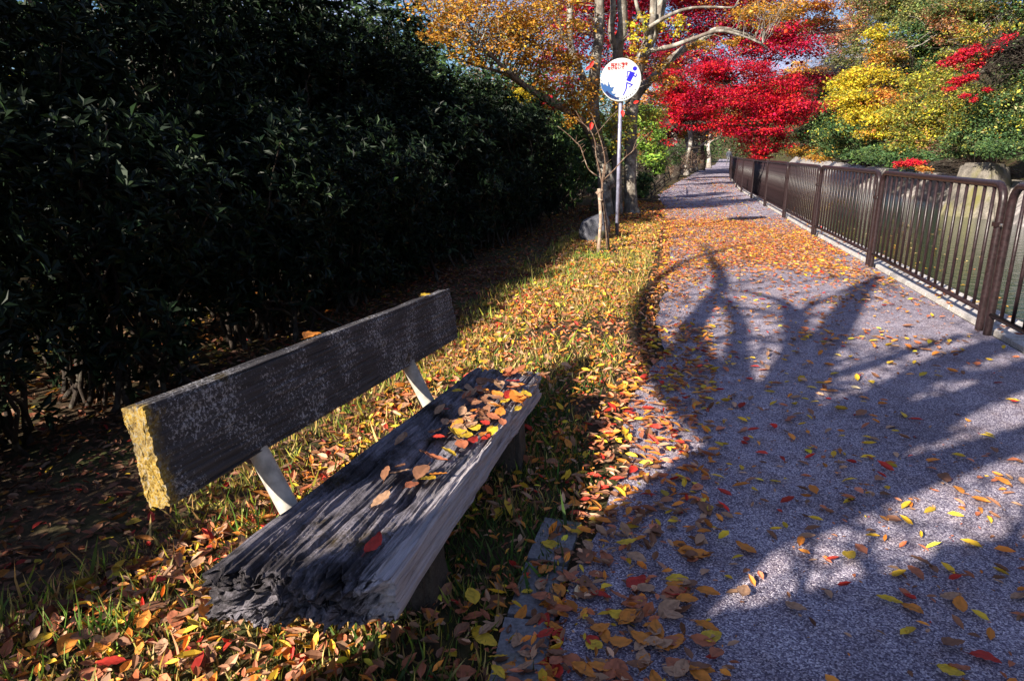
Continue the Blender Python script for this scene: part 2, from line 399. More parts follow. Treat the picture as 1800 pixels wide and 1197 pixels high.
# ground: one lofted sheet, canal trench and far hillside included
ys = np.concatenate([np.linspace(-60, 0, 13), np.arange(0.4, 16, 0.22), np.linspace(16.5, 60, 60), np.linspace(63, 140, 26), [180, 260, 400]])
rows = []
for y in ys:
    L, Rr, C, H, W = Lx(y), Rx(y), Cx(y), Hx(y), Wx(y)
    xs = [H - 300, H - 120, H - 60, H - 30, H - 14, H - 7, H - 4, H - 2.5]
    xs += list(np.linspace(H - 1.5, C, 10)) + list(np.linspace(C, L, 10)[1:]) + [L + 0.05, (L + Rr) / 2, Rr - 0.1, Rr + 0.16]
    row = [(x, y, float(ground_z(x, y))) for x in xs]
    row += [(Rr + 0.42, y, -0.03), (Rr + 0.45, y, -1.6), ((Rr + W) / 2, y, -1.8), (W - 0.2, y, -1.6), (W + 0.95, y, 0.28)]
    for dx, z in ((2.0, .5), (3.2, .9), (5, 1.9), (8, 4.2), (12, 8), (18, 13), (30, 21), (60, 32), (140, 36), (320, 20)):
        q = fbm(dx * .3 + W * .15, y * .2, 0, 9, 3) - .5
        row.append((W + dx, y, z + q * min(dx, 10) * 0.25))
    rows.append(row)
G = np.array(rows); nr, nc = G.shape[:2]
idx = np.arange(nr * nc).reshape(nr, nc)
T = np.stack([idx[:-1, :-1], idx[:-1, 1:], idx[1:, 1:], idx[1:, :-1]], -1).reshape(-1, 4)
tag(mesh_np('ground', G.reshape(-1, 3), T, M['soil'], smooth=True), kind='structure')
NJ_L = 8 + 10 + 9 + 3

def strip(name, fa, fb, z, y0, y1, mat, n=120, m=8, pw=1.5):
    yy = y0 + (y1 - y0) * np.linspace(0, 1, n) ** pw
    t = np.linspace(0, 1, m)
    X = fa(yy)[:, None] * (1 - t) + fb(yy)[:, None] * t
    Z = np.full_like(X, z) + 0.004 * (fbm(X * 0.8, yy[:, None] * 0.8, 0, 3, 2) - .5)
    V = np.stack([X, np.repeat(yy[:, None], m, 1), Z], -1).reshape(-1, 3)
    i = np.arange(n * m).reshape(n, m)
    return mesh_np(name, V, np.stack([i[:-1, :-1], i[:-1, 1:], i[1:, 1:], i[1:, :-1]], -1).reshape(-1, 4), mat, smooth=True)
def ragged_left(y): return Lx(y) + 0.10 + 0.22 * (fbm(y * 1.7, 0, 0, 11, 4) - 0.5)
tag(strip('path', ragged_left, lambda y: Rx(y) + 0.03, 0.004, -6, 138, M['gravel'], 700, 10, 1.8), kind='structure')
yy = np.linspace(-8, 140, 150)
V = np.concatenate([np.stack([Rx(yy) + 0.42, yy, np.full_like(yy, WATER_Z)], -1), np.stack([Wx(yy) + 0.6, yy, np.full_like(yy, WATER_Z)], -1)])
n = len(yy); i = np.arange(n - 1)
tag(mesh_np('water', V, np.stack([i, i + n, i + n + 1, i + 1], -1), M['water']), kind='structure')

# pale kerb stones under the railing, and sunken edging stones on the verge side
mb = MB(); y = -1.0; k = 0
while y < 60:
    ln = 0.60 if y < 30 else 1.8
    a = np.array([Rx(y), y]); b = np.array([Rx(y + ln), y + ln]); d = (b - a) / np.linalg.norm(b - a); nrm_ = np.array([d[1], -d[0]])
    c = (a + b) / 2 + nrm_ * 0.245
    j = rng.normal(0, 0.002)
    mb.box((c[0], c[1], -0.055 + j), (0.36, np.linalg.norm(b - a) - 0.012, 0.17), math.atan2(-d[0], d[1]), 0.975)
    y += ln
tag(mb.build('kerb', M['kerb']), kind='structure')
mb = MB(); y = 0.9
while y < 2.35:
    a = np.array([Lx(y) - 0.02, y]); b = np.array([Lx(y + .3) - 0.02, y + .3]); d = (b - a) / np.linalg.norm(b - a)
    c = (a + b) / 2
    mb.box((c[0] + rng.normal(0, .004), c[1], -0.045 + rng.normal(0, .004)), (0.15, 0.293, 0.12), math.atan2(-d[0], d[1]), 0.97)
    y += 0.3
tag(mb.build('kerb', M['edging']), kind='structure')

# canal walls (near one mostly hidden, far one sloping, streaked)
def loft(name, prof, fx, y0, y1, n, mat, wob=0.05, seed=1):
    yy = np.linspace(y0, y1, n); V = []
    for y in yy:
        for (dx, z) in prof:
            w = wob * (float(fbm(y * 0.9, z * 1.5, dx, seed, 4)) - .5) * 2
            V.append((fx(y) + dx + w, y, z + w * .3))
    m = len(prof); i = np.arange(n * m).reshape(n, m); j = np.roll(i, -1, 1)
    T = np.stack([i[:-1], j[:-1], j[1:], i[1:]], -1).reshape(-1, 4)
    return mesh_np(name, np.array(V), T, mat, smooth=False)
o = loft('canal_wall', [(-0.25, -1.7), (-0.05, WATER_Z), (0.2, -.35), (0.45, -.1), (0.7, .15), (0.95, .42), (1.0, .46), (1.35, .48), (1.4, -1.7)], Wx, -4, 138, 320, M['canal'])
tag(o, 'sloping streaked concrete wall along the far bank of the canal', 'canal wall')
o = loft('canal_wall', [(0.22, -0.145), (0.43, -0.145), (0.43, -1.7), (0.22, -1.7)], Rx, -4, 138, 100, M['canal'], 0.0)
tag(o, 'concrete wall dropping from the kerb under the railing into the water', 'canal wall')

# mossy concrete buttress at the far bank
def lump(name, pts, faces, mat, parent=None, sub=3, amp=0.03, fr=3, seed=0, bevel=0.0):
    bm = bmesh.new(); vs = [bm.verts.new(p) for p in pts]
    for f in faces: bm.faces.new([vs[i] for i in f])
    bmesh.ops.recalc_face_normals(bm, faces=bm.faces)
    if bevel: bmesh.ops.bevel(bm, geom=list(bm.edges), offset=bevel, segments=2, affect='EDGES')
    bmesh.ops.triangulate(bm, faces=bm.faces)
    bmesh.ops.subdivide_edges(bm, edges=bm.edges, cuts=sub, use_grid_fill=True)
    bm.normal_update()
    for v in bm.verts:
        p = v.co; v.co = p + v.normal * amp * 2 * (float(fbm(p.x * fr, p.y * fr, p.z * fr, seed, 4)) - .5)
    me = bpy.data.meshes.new(name); bm.to_mesh(me); bm.free()
    me.polygons.foreach_set('use_smooth', np.ones(len(me.polygons), bool))
    return link_mesh(name, me, mat, parent)
BOXF = [(3, 2, 1, 0), (4, 5, 6, 7), (0, 1, 5, 4), (1, 2, 6, 5), (2, 3, 7, 6), (3, 0, 4, 7)]
bp = [at(1655, 335, 22.6), at(1768, 345, 20.6), at(1800, 335, 22.4), at(1680, 325, 24.4), at(1690, 284, 23.3), at(1745, 284, 21.9), at(1775, 288, 23.2), at(1700, 284, 24.8)]
bp = [np.array(p_) - np.array([0, 0, 1.0 if k_ < 4 else .04]) for k_, p_ in enumerate(bp)]
o = lump('concrete_block', bp, BOXF, M['block'], None, 5, 0.07, 1.6, 3, 0.10)
tag(o, 'mossy flat topped concrete block standing above the far canal wall', 'block')

# ------------------------------------------------------------------ leaves
def tris_template(kind):
    """unit leaf in (along, side, up): verts, tris"""
    if kind == 'simple':
        return np.array([(0, 0, 0), (.5, -.5, .12), (1, 0, -.06), (.5, .5, .12)]), np.array([(0, 1, 2), (0, 2, 3)])
    if kind == 'blade':
        return np.array([(0, -.5, 0), (0, .5, 0), (.55, -.38, 0.03), (.55, .38, .03), (1, 0, -.05)]), np.array([(0, 2, 3), (0, 3, 1), (2, 4, 3)])
    if kind == 'maple':
        V = [(0, 0, 0)]
        for k, (a, r) in enumerate([(-100, .55), (-72, .25), (-48, .85), (-25, .35), (0, 1.0), (25, .35), (48, .85), (72, .25), (100, .55)]):
            V.append((r * math.cos(R(a)) * .8 + .1, r * math.sin(R(a)) * .8, -0.12 * r))
        return np.array(V), np.array([(0, k, k + 1) for k in range(1, 9)])
    V = np.array([(0, 0, 0), (.30, -.42, .10), (.30, 0, 0), (.30, .42, .10), (.68, -.36, .12), (.68, 0, .02), (.68, .36, .12), (1, 0, .06)])
    return V, np.array([(0, 2, 1), (0, 3, 2), (1, 2, 5), (1, 5, 4), (2, 3, 6), (2, 6, 5), (4, 5, 7), (5, 6, 7)])
def leaf_arrays(P, D, Nn, Ln, Wd, col, kind='simple', curl=None):
    TV, TT = tris_template(kind)
    D = nrm(D); S = nrm(np.cross(Nn, D)); U = np.cross(D, S)
    n = len(P); Ln = np.broadcast_to(Ln, (n,)); Wd = np.broadcast_to(Wd, (n,))
    up = np.broadcast_to(TV[None, :, 2], (n, len(TV))) * 1.0
    if curl is not None:                       # lengthwise and crosswise curl of dry leaves
        up = up * (1 + curl[:, None] * 2.0) + curl[:, None] * 1.1 * (TV[None, :, 0] - .5) ** 2
    V = P[:, None] + D[:, None] * (TV[None, :, 0] * Ln[:, None])[..., None] + S[:, None] * (TV[None, :, 1] * Wd[:, None])[..., None] + U[:, None] * (up * Ln[:, None])[..., None]
    T_ = TT[None] + (np.arange(n) * len(TV))[:, None, None]
    C = np.repeat(col[:, None, :], len(TV), 1)
    return V.reshape(-1, 3), T_.reshape(-1, 3), C.reshape(-1, 3)
def pal(n, colours, weights=None, jit=0.2):
    c = np.array(colours, float); w = np.ones(len(c)) if weights is None else np.array(weights, float)
    i = rng.choice(len(c), n, p=w / w.sum())
    k = np.exp(rng.normal(0, jit, (n, 1))) * np.exp(rng.normal(0, jit * .35, (n, 3)))
    return np.clip(c[i] * k, 0, .95)
def rand_dir(n):
    return nrm(rng.normal(0, 1, (n, 3)))

# ------------------------------------------------------------------ trees
PAL = {
 'gold':   ([(.50, .24, .03), (.62, .36, .04), (.40, .17, .03), (.28, .15, .04), (.22, .20, .04)], [4, 3, 3, 1.5, 1]),
 'yellow': ([(.70, .52, .03), (.62, .55, .05), (.60, .38, .04), (.30, .34, .05)], [5, 3, 2, 1.5]),
 'yelgreen': ([(.34, .33, .05), (.45, .40, .05), (.20, .25, .05), (.42, .25, .06), (.12, .17, .04)], [4, 3, 3, 2, 2]),
 'orange': ([(.60, .25, .04), (.55, .17, .04), (.62, .36, .06), (.45, .20, .10)], [4, 3, 3, 1]),
 'red':    ([(.62, .012, .03), (.72, .03, .035), (.50, .008, .06), (.35, .006, .03), (.75, .09, .03)], [4, 4, 3, 2, 1]),
 'crimson': ([(.36, .008, .05), (.24, .006, .03), (.48, .012, .06), (.55, .05, .04)], [4, 3, 3, 1]),
 'salmon': ([(.45, .18, .11), (.40, .22, .14), (.32, .16, .09), (.30, .25, .10)], [3, 3, 2, 2]),
 'olive':  ([(.14, .16, .05), (.20, .20, .07), (.10, .13, .045), (.26, .22, .09)], [4, 3, 3, 1]),
 'green':  ([(.05, .10, .035), (.08, .14, .04), (.035, .075, .03), (.13, .18, .05)], [4, 3, 3, 1]),
 'limegreen': ([(.20, .34, .05), (.14, .25, .04), (.32, .40, .06), (.07, .14, .03)], [4, 3, 2, 2]),
 'brown':  ([(.22, .14, .10), (.30, .20, .14), (.18, .12, .09), (.35, .18, .08)], None),
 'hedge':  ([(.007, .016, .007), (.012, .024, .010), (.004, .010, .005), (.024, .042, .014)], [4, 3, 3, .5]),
}
def crown(blobs, n, size, palette, kind='simple', sub=60, flat=0.45, spread=0.16, upright=0.5, aspect=0.55, mixpal=None, thr=0.44):
    vol = np.array([b[1][0] * b[1][1] * b[1][2] for b in blobs]) ** (2 / 3)
    w = vol / vol.sum()
    Vs = []; Ts = []; Cs = []; off = 0; cents = []
    for b, wi in zip(blobs, w):
        c, r = np.array(b[0], float), np.array(b[1], float)
        p_ = b[2] if len(b) > 2 else palette
        ns = max(6, int(sub * wi * len(blobs)))
        d = rand_dir(ns) * (rng.uniform(0.25, 1.0, (ns, 1)) ** 0.5)
        sc = c + d * r; cents.append(sc)
        m = max(30, int(n * wi)); k = rng.integers(0, ns, m)
        g = rng.normal(0, 1, (m, 3)) * r.mean() * spread * np.array([1, 1, flat]) * 1.25
        P = sc[k] + g
        # drop some so the outline breaks up
        keep = fbm(P[:, 0] * 1.7 / max(r.mean(), .5), P[:, 1] * 1.7 / max(r.mean(), .5), P[:, 2] * 2.2 / max(r.mean(), .5), int(c[0] * 7) & 63, 2) > thr
        P = P[keep]; k = k[keep]; m = len(P)
        D = rand_dir(m); D[:, 2] *= 0.4; D[:, 2] -= 0.15
        Nn = rand_dir(m) * (1 - upright) + np.array([0, 0, 1.0]) * upright + d[k] * 0.3
        s = size * np.exp(rng.normal(0, .25, m))
        base = pal(m, *PAL[p_], 0.16)
        if mixpal:
            alt = rng.uniform(0, 1, ns) < .22; which = rng.integers(0, len(mixpal), ns)
            for q_, mp_ in enumerate(mixpal):
                sel = (alt & (which == q_))[k]
                if sel.any(): base[sel] = pal(int(sel.sum()), *PAL[mp_], .16)
        clump = np.exp(rng.normal(0, .22, ns))[k][:, None]         # whole sprays of leaves run paler or deeper
        V, T_, C = leaf_arrays(P, D, nrm(Nn), s, s * aspect, np.clip(base * clump, 0, .9), kind)
        Vs.append(V); Ts.append(T_ + off); Cs.append(C); off += len(V)
    return np.concatenate(Vs), np.concatenate(Ts), np.concatenate(Cs), np.concatenate(cents)
def limb_px(pts, Yjit=0.0):
    """pts: (u, v, Y, radius_px) -> smooth rows x,y,z,r"""
    W_ = [list(at(u, v, Y)) + [pxm(r, Y)] for u, v, Y, r in pts]
    Q = smooth_path(W_, 6)
    return Q
def twig(mb, a, b, r0, r1=0.004, sag=0.15, sides=3, k=6, kink=0.06):
    a, b = np.asarray(a), np.asarray(b); t = np.linspace(0, 1, k)[:, None]
    L = np.linalg.norm(b - a)
    P = a + (b - a) * t + np.array([0, 0, 1]) * (sag * L * np.sin(t * math.pi)) + rng.normal(0, kink * L, (k, 3)) * np.sin(t * math.pi)
    mb.tube(P, np.linspace(r0, r1, k), sides, False)
    return P
def tree(name, label, cat, group, base, limbs, blobs, n, size, palette, bark, twigs=60, kind='simple', sub=60, flat=.45, spread=.16, twig_r=0.02, upright=.5, aspect=.55, leafmat='foliage', subtw=2, mixpal=None, thr=.44):
    root = empty(name, tuple(base)); tag(root, label, cat, group)
    off = np.array(base, float)
    mb = MB(); skel = []
    for Q in limbs:
        Q = np.asarray(Q); mb.tube(Q[:, :3] - off, Q[:, 3], 9, True, 0.16, int(abs(Q[0, 0]) * 10) & 31); skel.append(Q)
    sk = np.concatenate(skel)
    V, T_, C, cents = crown(blobs, int(n * 1.2), size, palette, kind, sub, flat, spread, upright, aspect, mixpal, thr)
    pick = cents[rng.permutation(len(cents))[:twigs]]
    for c in pick:
        dd = np.linalg.norm(sk[:, :3] - c, axis=1) + 0.6 * np.maximum(0, sk[:, 2] - c[2])
        j = int(np.argmin(dd)); L = dd[j]
        P = twig(mb, sk[j, :3] - off, c - off, min(sk[j, 3] * .5, twig_r * (0.6 + L * .25)), twig_r * .2)
        for _ in range(subtw):
            q = P[rng.integers(2, 6)]; twig(mb, q, q + rng.normal(0, .22 * min(L, 2.5), 3) + np.array([0, 0, .1]), twig_r * .35, twig_r * .12, .05, 3, 4)
    mb.build('trunk', M[bark], root, True)
    mesh_np('crown', V - off, T_, M[leafmat], root, C)
    return root
def auto_limbs(base, top, r, nl=4, spreadl=1.5, seed=0):
    rr = np.random.default_rng(seed)
    base = np.array(base, float); top = np.array(top, float); H = np.linalg.norm(top - base)
    k = 6; t = np.linspace(0, 1, k)
    P = base + (top - base) * t[:, None]; P[1:-1] += rr.normal(0, .035 * H, (k - 2, 3)) * np.array([1, 1, .3])
    rad = r * (1 - .7 * t); rad[0] *= 1.35
    out = [smooth_path(np.column_stack([P, rad]), 4)]
    for q in range(nl):
        j = rr.integers(2, 5); a = rr.uniform(0, 2 * math.pi)
        e = P[j] + np.array([math.cos(a), math.sin(a), 0]) * spreadl * rr.uniform(.5, 1) + np.array([0, 0, rr.uniform(.25, .6) * H * .6])
        mid = (P[j] + e) / 2 + rr.normal(0, .05 * H, 3)
        out.append(smooth_path([[*P[j], rad[j] * .7], [*mid, rad[j] * .45], [*e, rad[j] * .18]], 4))
    return out
def pb(u, v, Y, ru, rv, depth=None, p=None):
    """a crown lobe given by where it is seen and how far away it stands"""
    c = at(u, v, Y); rx = pxm(ru, Y); rz = pxm(rv, Y)
    return (c, (rx, depth or rx, rz)) + ((p,) if p else ())

# --- the grey multi-stemmed tree behind the sign, golden leaves
YA = 16.0
limbsA = [
 limb_px([(1066, 388, YA, 16), (1064, 350, YA, 12), (1060, 290, YA, 11), (1048, 230, YA, 10.5), (1042, 175, YA, 11), (1047, 110, YA - .3, 9), (1054, 50, YA - .4, 8.5), (1052, -60, YA - .5, 7)]),
 limb_px([(1072, 330, YA, 12), (1058, 280, YA - .1, 10), (1030, 222, YA - .4, 7.5), (985, 188, YA - 1.0, 6), (935, 160, YA - 1.6, 5), (895, 128, YA - 2.1, 4), (860, 96, YA - 2.5, 3), (822, 74, YA - 2.8, 2)]),
 limb_px([(985, 188, YA - 1.0, 4.5), (935, 162, YA - 1.0, 4), (885, 130, YA - 1.3, 3), (820, 110, YA - 1.5, 2), (790, 95, YA - 1.6, 1.3)]),
 limb_px([(1084, 385, YA + .3, 12), (1084, 330, YA + .3, 9), (1084, 240, YA + .3, 8.5), (1087, 160, YA + .3, 9), (1086, 90, YA + .2, 9), (1095, 40, YA + .1, 8), (1088, -60, YA, 7)]),
 limb_px([(1085, 95, YA + .2, 7), (1074, 55, YA + .1, 5.5), (1078, 10, YA, 5), (1068, -60, YA, 4)]),
 limb_px([(1042, 180, YA, 7), (1022, 130, YA + .3, 6), (1004, 85, YA + .4, 6), (1002, 40, YA + .4, 5.5), (1004, -60, YA + .4, 5)]),
 limb_px([(1004, 80, YA + .4, 4), (990, 62, YA + .3, 3.5), (980, 30, YA + .2, 3), (965, -20, YA + .1, 2.5)]),
]
blA = [pb(835, 45, 13.6, 75, 45), pb(905, 70, 13.9, 65, 45), pb(960, 40, 14.4, 65, 45), pb(990, 130, 14.6, 48, 38), pb(1035, 170, 15, 45, 38),
       pb(925, 130, 14.2, 42, 28), pb(1000, 195, 14.8, 38, 24), pb(775, 15, 13.8, 50, 35), pb(770, 55, 13.4, 34, 20), pb(822, 100, 13.6, 30, 16), pb(1020, 20, 15, 20, 30), pb(1075, 225, 15.6, 32, 36, None, 'yelgreen'),
       pb(1125, 50, 15.5, 16, 40, None, 'yellow'), pb(880, 0, 14.5, 120, 40, 1.6), pb(945, 172, 15.5, 25, 18, None, 'yellow'), pb(1120, 100, 15.8, 18, 22)]
tree('tree', 'grey multi-stemmed tree with golden leaves, rising directly behind the round sign', 'tree', None, at(1080, 388, YA), limbsA, blA, 27000, 0.060, 'gold', 'bark_grey', 110, 'simple', 50, .5, .17, .02)
YB = 16.4
limbsB = [
 limb_px([(1112, 382, YB, 17), (1109, 355, YB, 12), (1108, 300, YB, 10.5), (1108, 240, YB, 10.5), (1110, 190, YB, 11), (1116, 140, YB, 11), (1132, 95, YB, 10), (1150, 55, YB, 9), (1162, 10, YB, 8), (1168, -50, YB, 7)]),
 limb_px([(1110, 182, YB, 9), (1126, 110, YB - .2, 7), (1146, 45, YB - .4, 6), (1150, -40, YB - .5, 5)]),
 limb_px([(1128, 118, YB, 4.5), (1140, 92, YB - .4, 4), (1180, 82, YB - .7, 3.6), (1225, 66, YB - .8, 3), (1262, 55, YB - .9, 2.4), (1300, 62, YB - .9, 1.8), (1340, 78, YB - .9, 1.2)]),
 limb_px([(1133, 92, YB, 5), (1136, 52, YB - .5, 4), (1122, 20, YB - .7, 3.2), (1112, -30, YB - .8, 2.6)]),
 limb_px([(1136, 52, YB - .5, 3.5), (1175, 28, YB - .7, 3), (1220, 14, YB - .8, 2.2), (1290, 14, YB - .9, 1.4)]),
 limb_px([(1104, 230, YB, 8), (1116, 175, YB + .5, 7), (1185, 100, YB + .9, 6), (1235, 70, YB + 1.1, 5.5), (1262, 52, YB + 1.2, 4), (1310, 60, YB + 1.3, 2.5), (1350, 86, YB + 1.3, 1.5)]),
]
blB = [pb(1180, 45, 16.2, 26, 16, None, 'yellow'), pb(1230, 82, 16.6, 30, 9), pb(1330, 26, 16.4, 50, 16, None, 'gold'), pb(1370, 14, 16.6, 50, 14, None, 'gold'),
       pb(1300, 72, 16.8, 26, 7), pb(1150, 200, 17, 26, 34, None, 'yelgreen'), pb(1165, 130, 16.4, 26, 30)]
tree('tree', 'slender grey tree with a knot hole, right-hand trunk of the pair behind the sign', 'tree', None, at(1106, 382, YB), limbsB, blB, 6500, 0.060, 'gold', 'bark_grey', 60, 'simple', 40, .4, .16, .018)
mb = MB()

# --- maples
base = gr(1158, 328)
lm = [limb_px([(1158, 330, base[1], 12), (1160, 290, base[1], 8), (1164, 250, base[1], 7), (1176, 215, base[1], 6.5), (1186, 170, base[1], 6), (1200, 130, base[1], 5)]),
      limb_px([(1176, 222, base[1], 6), (1205, 205, base[1] - .5, 4.5), (1250, 165, base[1] - 1, 3.5), (1300, 130, base[1] - 1, 2)]),
      limb_px([(1176, 225, base[1], 5), (1230, 215, base[1] - 1, 3.5), (1300, 225, base[1] - 1, 2.5), (1370, 235, base[1] - 1, 1.5)]),
      limb_px([(1166, 245, base[1], 5), (1150, 210, base[1], 4), (1140, 170, base[1], 3)])]
YM = base[1] - .5
blM = [pb(1215, 135, YM, 60, 22), pb(1290, 125, YM, 70, 20), pb(1350, 150, YM, 60, 18), pb(1215, 180, YM, 62, 24), pb(1290, 175, YM - .5, 70, 24), pb(1365, 190, YM, 62, 20, 2.2),
       pb(1250, 215, YM, 50, 14), pb(1320, 220, YM - .6, 60, 24), pb(1385, 205, YM, 42, 14), pb(1345, 250, YM, 44, 20), pb(1175, 215, YM, 28, 20), pb(1190, 160, YM - .5, 40, 20), pb(1395, 165, YM, 42, 10), pb(1160, 250, YM, 22, 10),
       pb(1410, 190, YM + 1, 34, 9), pb(1335, 272, YM, 24, 8)]
tree('maple_tree', 'brilliant red maple leaning over the path from its dark trunk at the left edge', 'tree', 'red maples', base, lm, blM, 62000, 0.078, 'red', 'bark_dark', 150, 'simple', 100, .20, .18, .03, .75, .8, 'foliage', 3, ['crimson'], .45)
YN = 40
base2 = at(1110, 318, YN)
blN = [pb(1010, 40, YN, 50, 50), pb(1090, 60, YN, 55, 55), pb(1180, 40, YN, 60, 55), pb(1270, 25, YN, 65, 40), pb(1350, 60, YN, 60, 20), pb(1370, 85, YN, 70, 20), pb(1130, 110, YN, 60, 30),
       pb(1420, 140, YN + 1, 45, 12), pb(1420, 25, YN, 50, 20, None, 'orange'), pb(985, 120, YN, 40, 40), pb(1240, 95, YN, 70, 30), pb(1440, 45, YN + 2, 30, 18, None, 'salmon'), pb(1300, -30, YN, 120, 30), pb(1080, -30, YN, 120, 40)]
lm2 = [limb_px([(1115, 325, YN, 9), (1112, 240, YN, 7), (1120, 150, YN, 6), (1110, 60, YN, 4.5), (1100, -20, YN, 3)]),
       limb_px([(1120, 150, YN, 5), (1180, 100, YN, 4), (1270, 60, YN, 3), (1360, 55, YN, 2.2), (1440, 58, YN, 1.8), (1500, 50, YN, 1.2)]),
       limb_px([(1113, 110, YN, 5), (1060, 70, YN, 4), (1000, 50, YN, 2)])]
tree('maple_tree', 'tall crimson maple behind the golden tree, its crown reaching the top of the photo', 'tree', 'red maples', base2, lm2, blN, 80000, 0.125, 'crimson', 'bark_pale', 150, 'simple', 90, .3, .20, .03, .7, .8, 'foliage', 3, ['red', 'orange'], .36)

# --- trees along the left side of the path further on
def side_tree(u, v, Yb, top_uv, r, blobs, label, palette, bark, n=7000, size=.13, name='tree', grp='trees along the left side of the path', tw=40, nl=4, seed=1, kind='simple', leafmat='foliage', trk=None):
    b = at(u, v, Yb); top = at(top_uv[0], top_uv[1], Yb)
    return tree(name, label, 'tree', grp, b, trk or auto_limbs(b, top, r, nl, 1.6, seed), blobs, n, size, palette, bark, tw, kind, 40, .5, .18, .03, .5, .6, leafmat)
YW = 44
lmW = [limb_px([(1204, 310, YW, 9), (1202, 290, YW, 7), (1192, 265, YW, 5.5), (1184, 238, YW, 4.5), (1180, 200, YW, 3)]), limb_px([(1202, 292, YW, 6), (1209, 268, YW, 5), (1214, 240, YW, 4.5), (1212, 220, YW, 4), (1220, 180, YW, 3)])]
side_tree(1204, 310, YW, (1200, 180), .3, [pb(1180, 150, YW, 50, 40), pb(1230, 160, YW, 40, 30), pb(1240, 235, YW, 22, 12, None, 'brown')], 'pale forked tree with whitish bark beside the path beyond the red maple', 'orange', 'bark_pale', trk=lmW)
for q, (u, v, Yb, lab, pl, bk) in enumerate([
    (1180, 322, 36, 'slim dark tree between the maple trunk and the pale forked tree', 'crimson', 'bark_dark'), (1216, 307, 50, 'slender grey tree right behind the pale forked one', 'orange', 'bark_grey'), (1222, 301, 53, 'slim pale tree before the second dark one on the path edge', 'salmon', 'bark_pale'),
    (1234, 299, 55, 'slim dark tree second beyond the forked pale one on the path edge', 'brown', 'bark_dark'),
    (1246, 296, 62, 'pale straight tree close to the far walker on the path edge', 'orange', 'bark_pale'),
    (1208, 305, 48, 'leaning thin tree just beyond the pale forked one', 'gold', 'bark_grey')]):
    side_tree(u, v, Yb, (u + 4, 200), .2, [pb(u, 215, Yb, 30, 22), pb(u + 25, 200, Yb, 28, 20), pb(u - 25, 230, Yb, 20, 14)], lab, pl, bk, 4000, .16, seed=q + 3)
# leafy green shrubs at the verge between the grey trees and the maple
def bush(label, blobs, n, size, palette, base, leafmat='foliage', grp=None, stems=7, sub=50, kind='simple', flat=.5, name='shrub', bark='bark_dark', spread=.17):
    root = empty(name, tuple(base)); tag(root, label, 'shrub', grp); off = np.array(base, float)
    V, T_, C, cents = crown(blobs, n, size, palette, kind, sub, flat, spread, .35, .45)
    mb = MB()
    for c in cents[rng.permutation(len(cents))[:stems * 4]]:
        twig(mb, rng.normal(0, .12, 3) * np.array([1, 1, 0]) + np.array([0, 0, -.05]), c - off, .018, .004, .05, 4, 7, .05)
    mb.build('stems', M[bark], root); mesh_np('foliage', V - off, T_, M[leafmat], root, C)
    return root
bush('sunlit yellow-green shrub right of the grey tree pair', [pb(1140, 240, 21, 26, 26), pb(1150, 280, 21, 24, 24), pb(1135, 205, 21, 22, 20)], 7000, .085, 'limegreen', at(1140, 320, 21), grp='shrubs on the verge')
bush('dark green shrub low at the foot of the maple trunk', [pb(1125, 320, 19.5, 22, 24), pb(1185, 270, 34, 16, 18)], 5000, .08, 'green', at(1128, 345, 19.5), grp='shrubs on the verge')
bush('twiggy brown shrub under the pale forked tree', [pb(1180, 285, 40, 18, 16), pb(1232, 275, 46, 16, 12)], 2200, .10, 'brown', at(1184, 308, 40), grp='shrubs on the verge', bark='bark_twig', stems=12)
bush('yellow-leaved bush glowing above the hedge left of the golden tree', [pb(925, 172, 17, 26, 18), pb(960, 180, 17, 20, 12, None, 'red')], 3500, .06, 'yellow', at(930, 330, 17), grp='bushes behind the hedge')

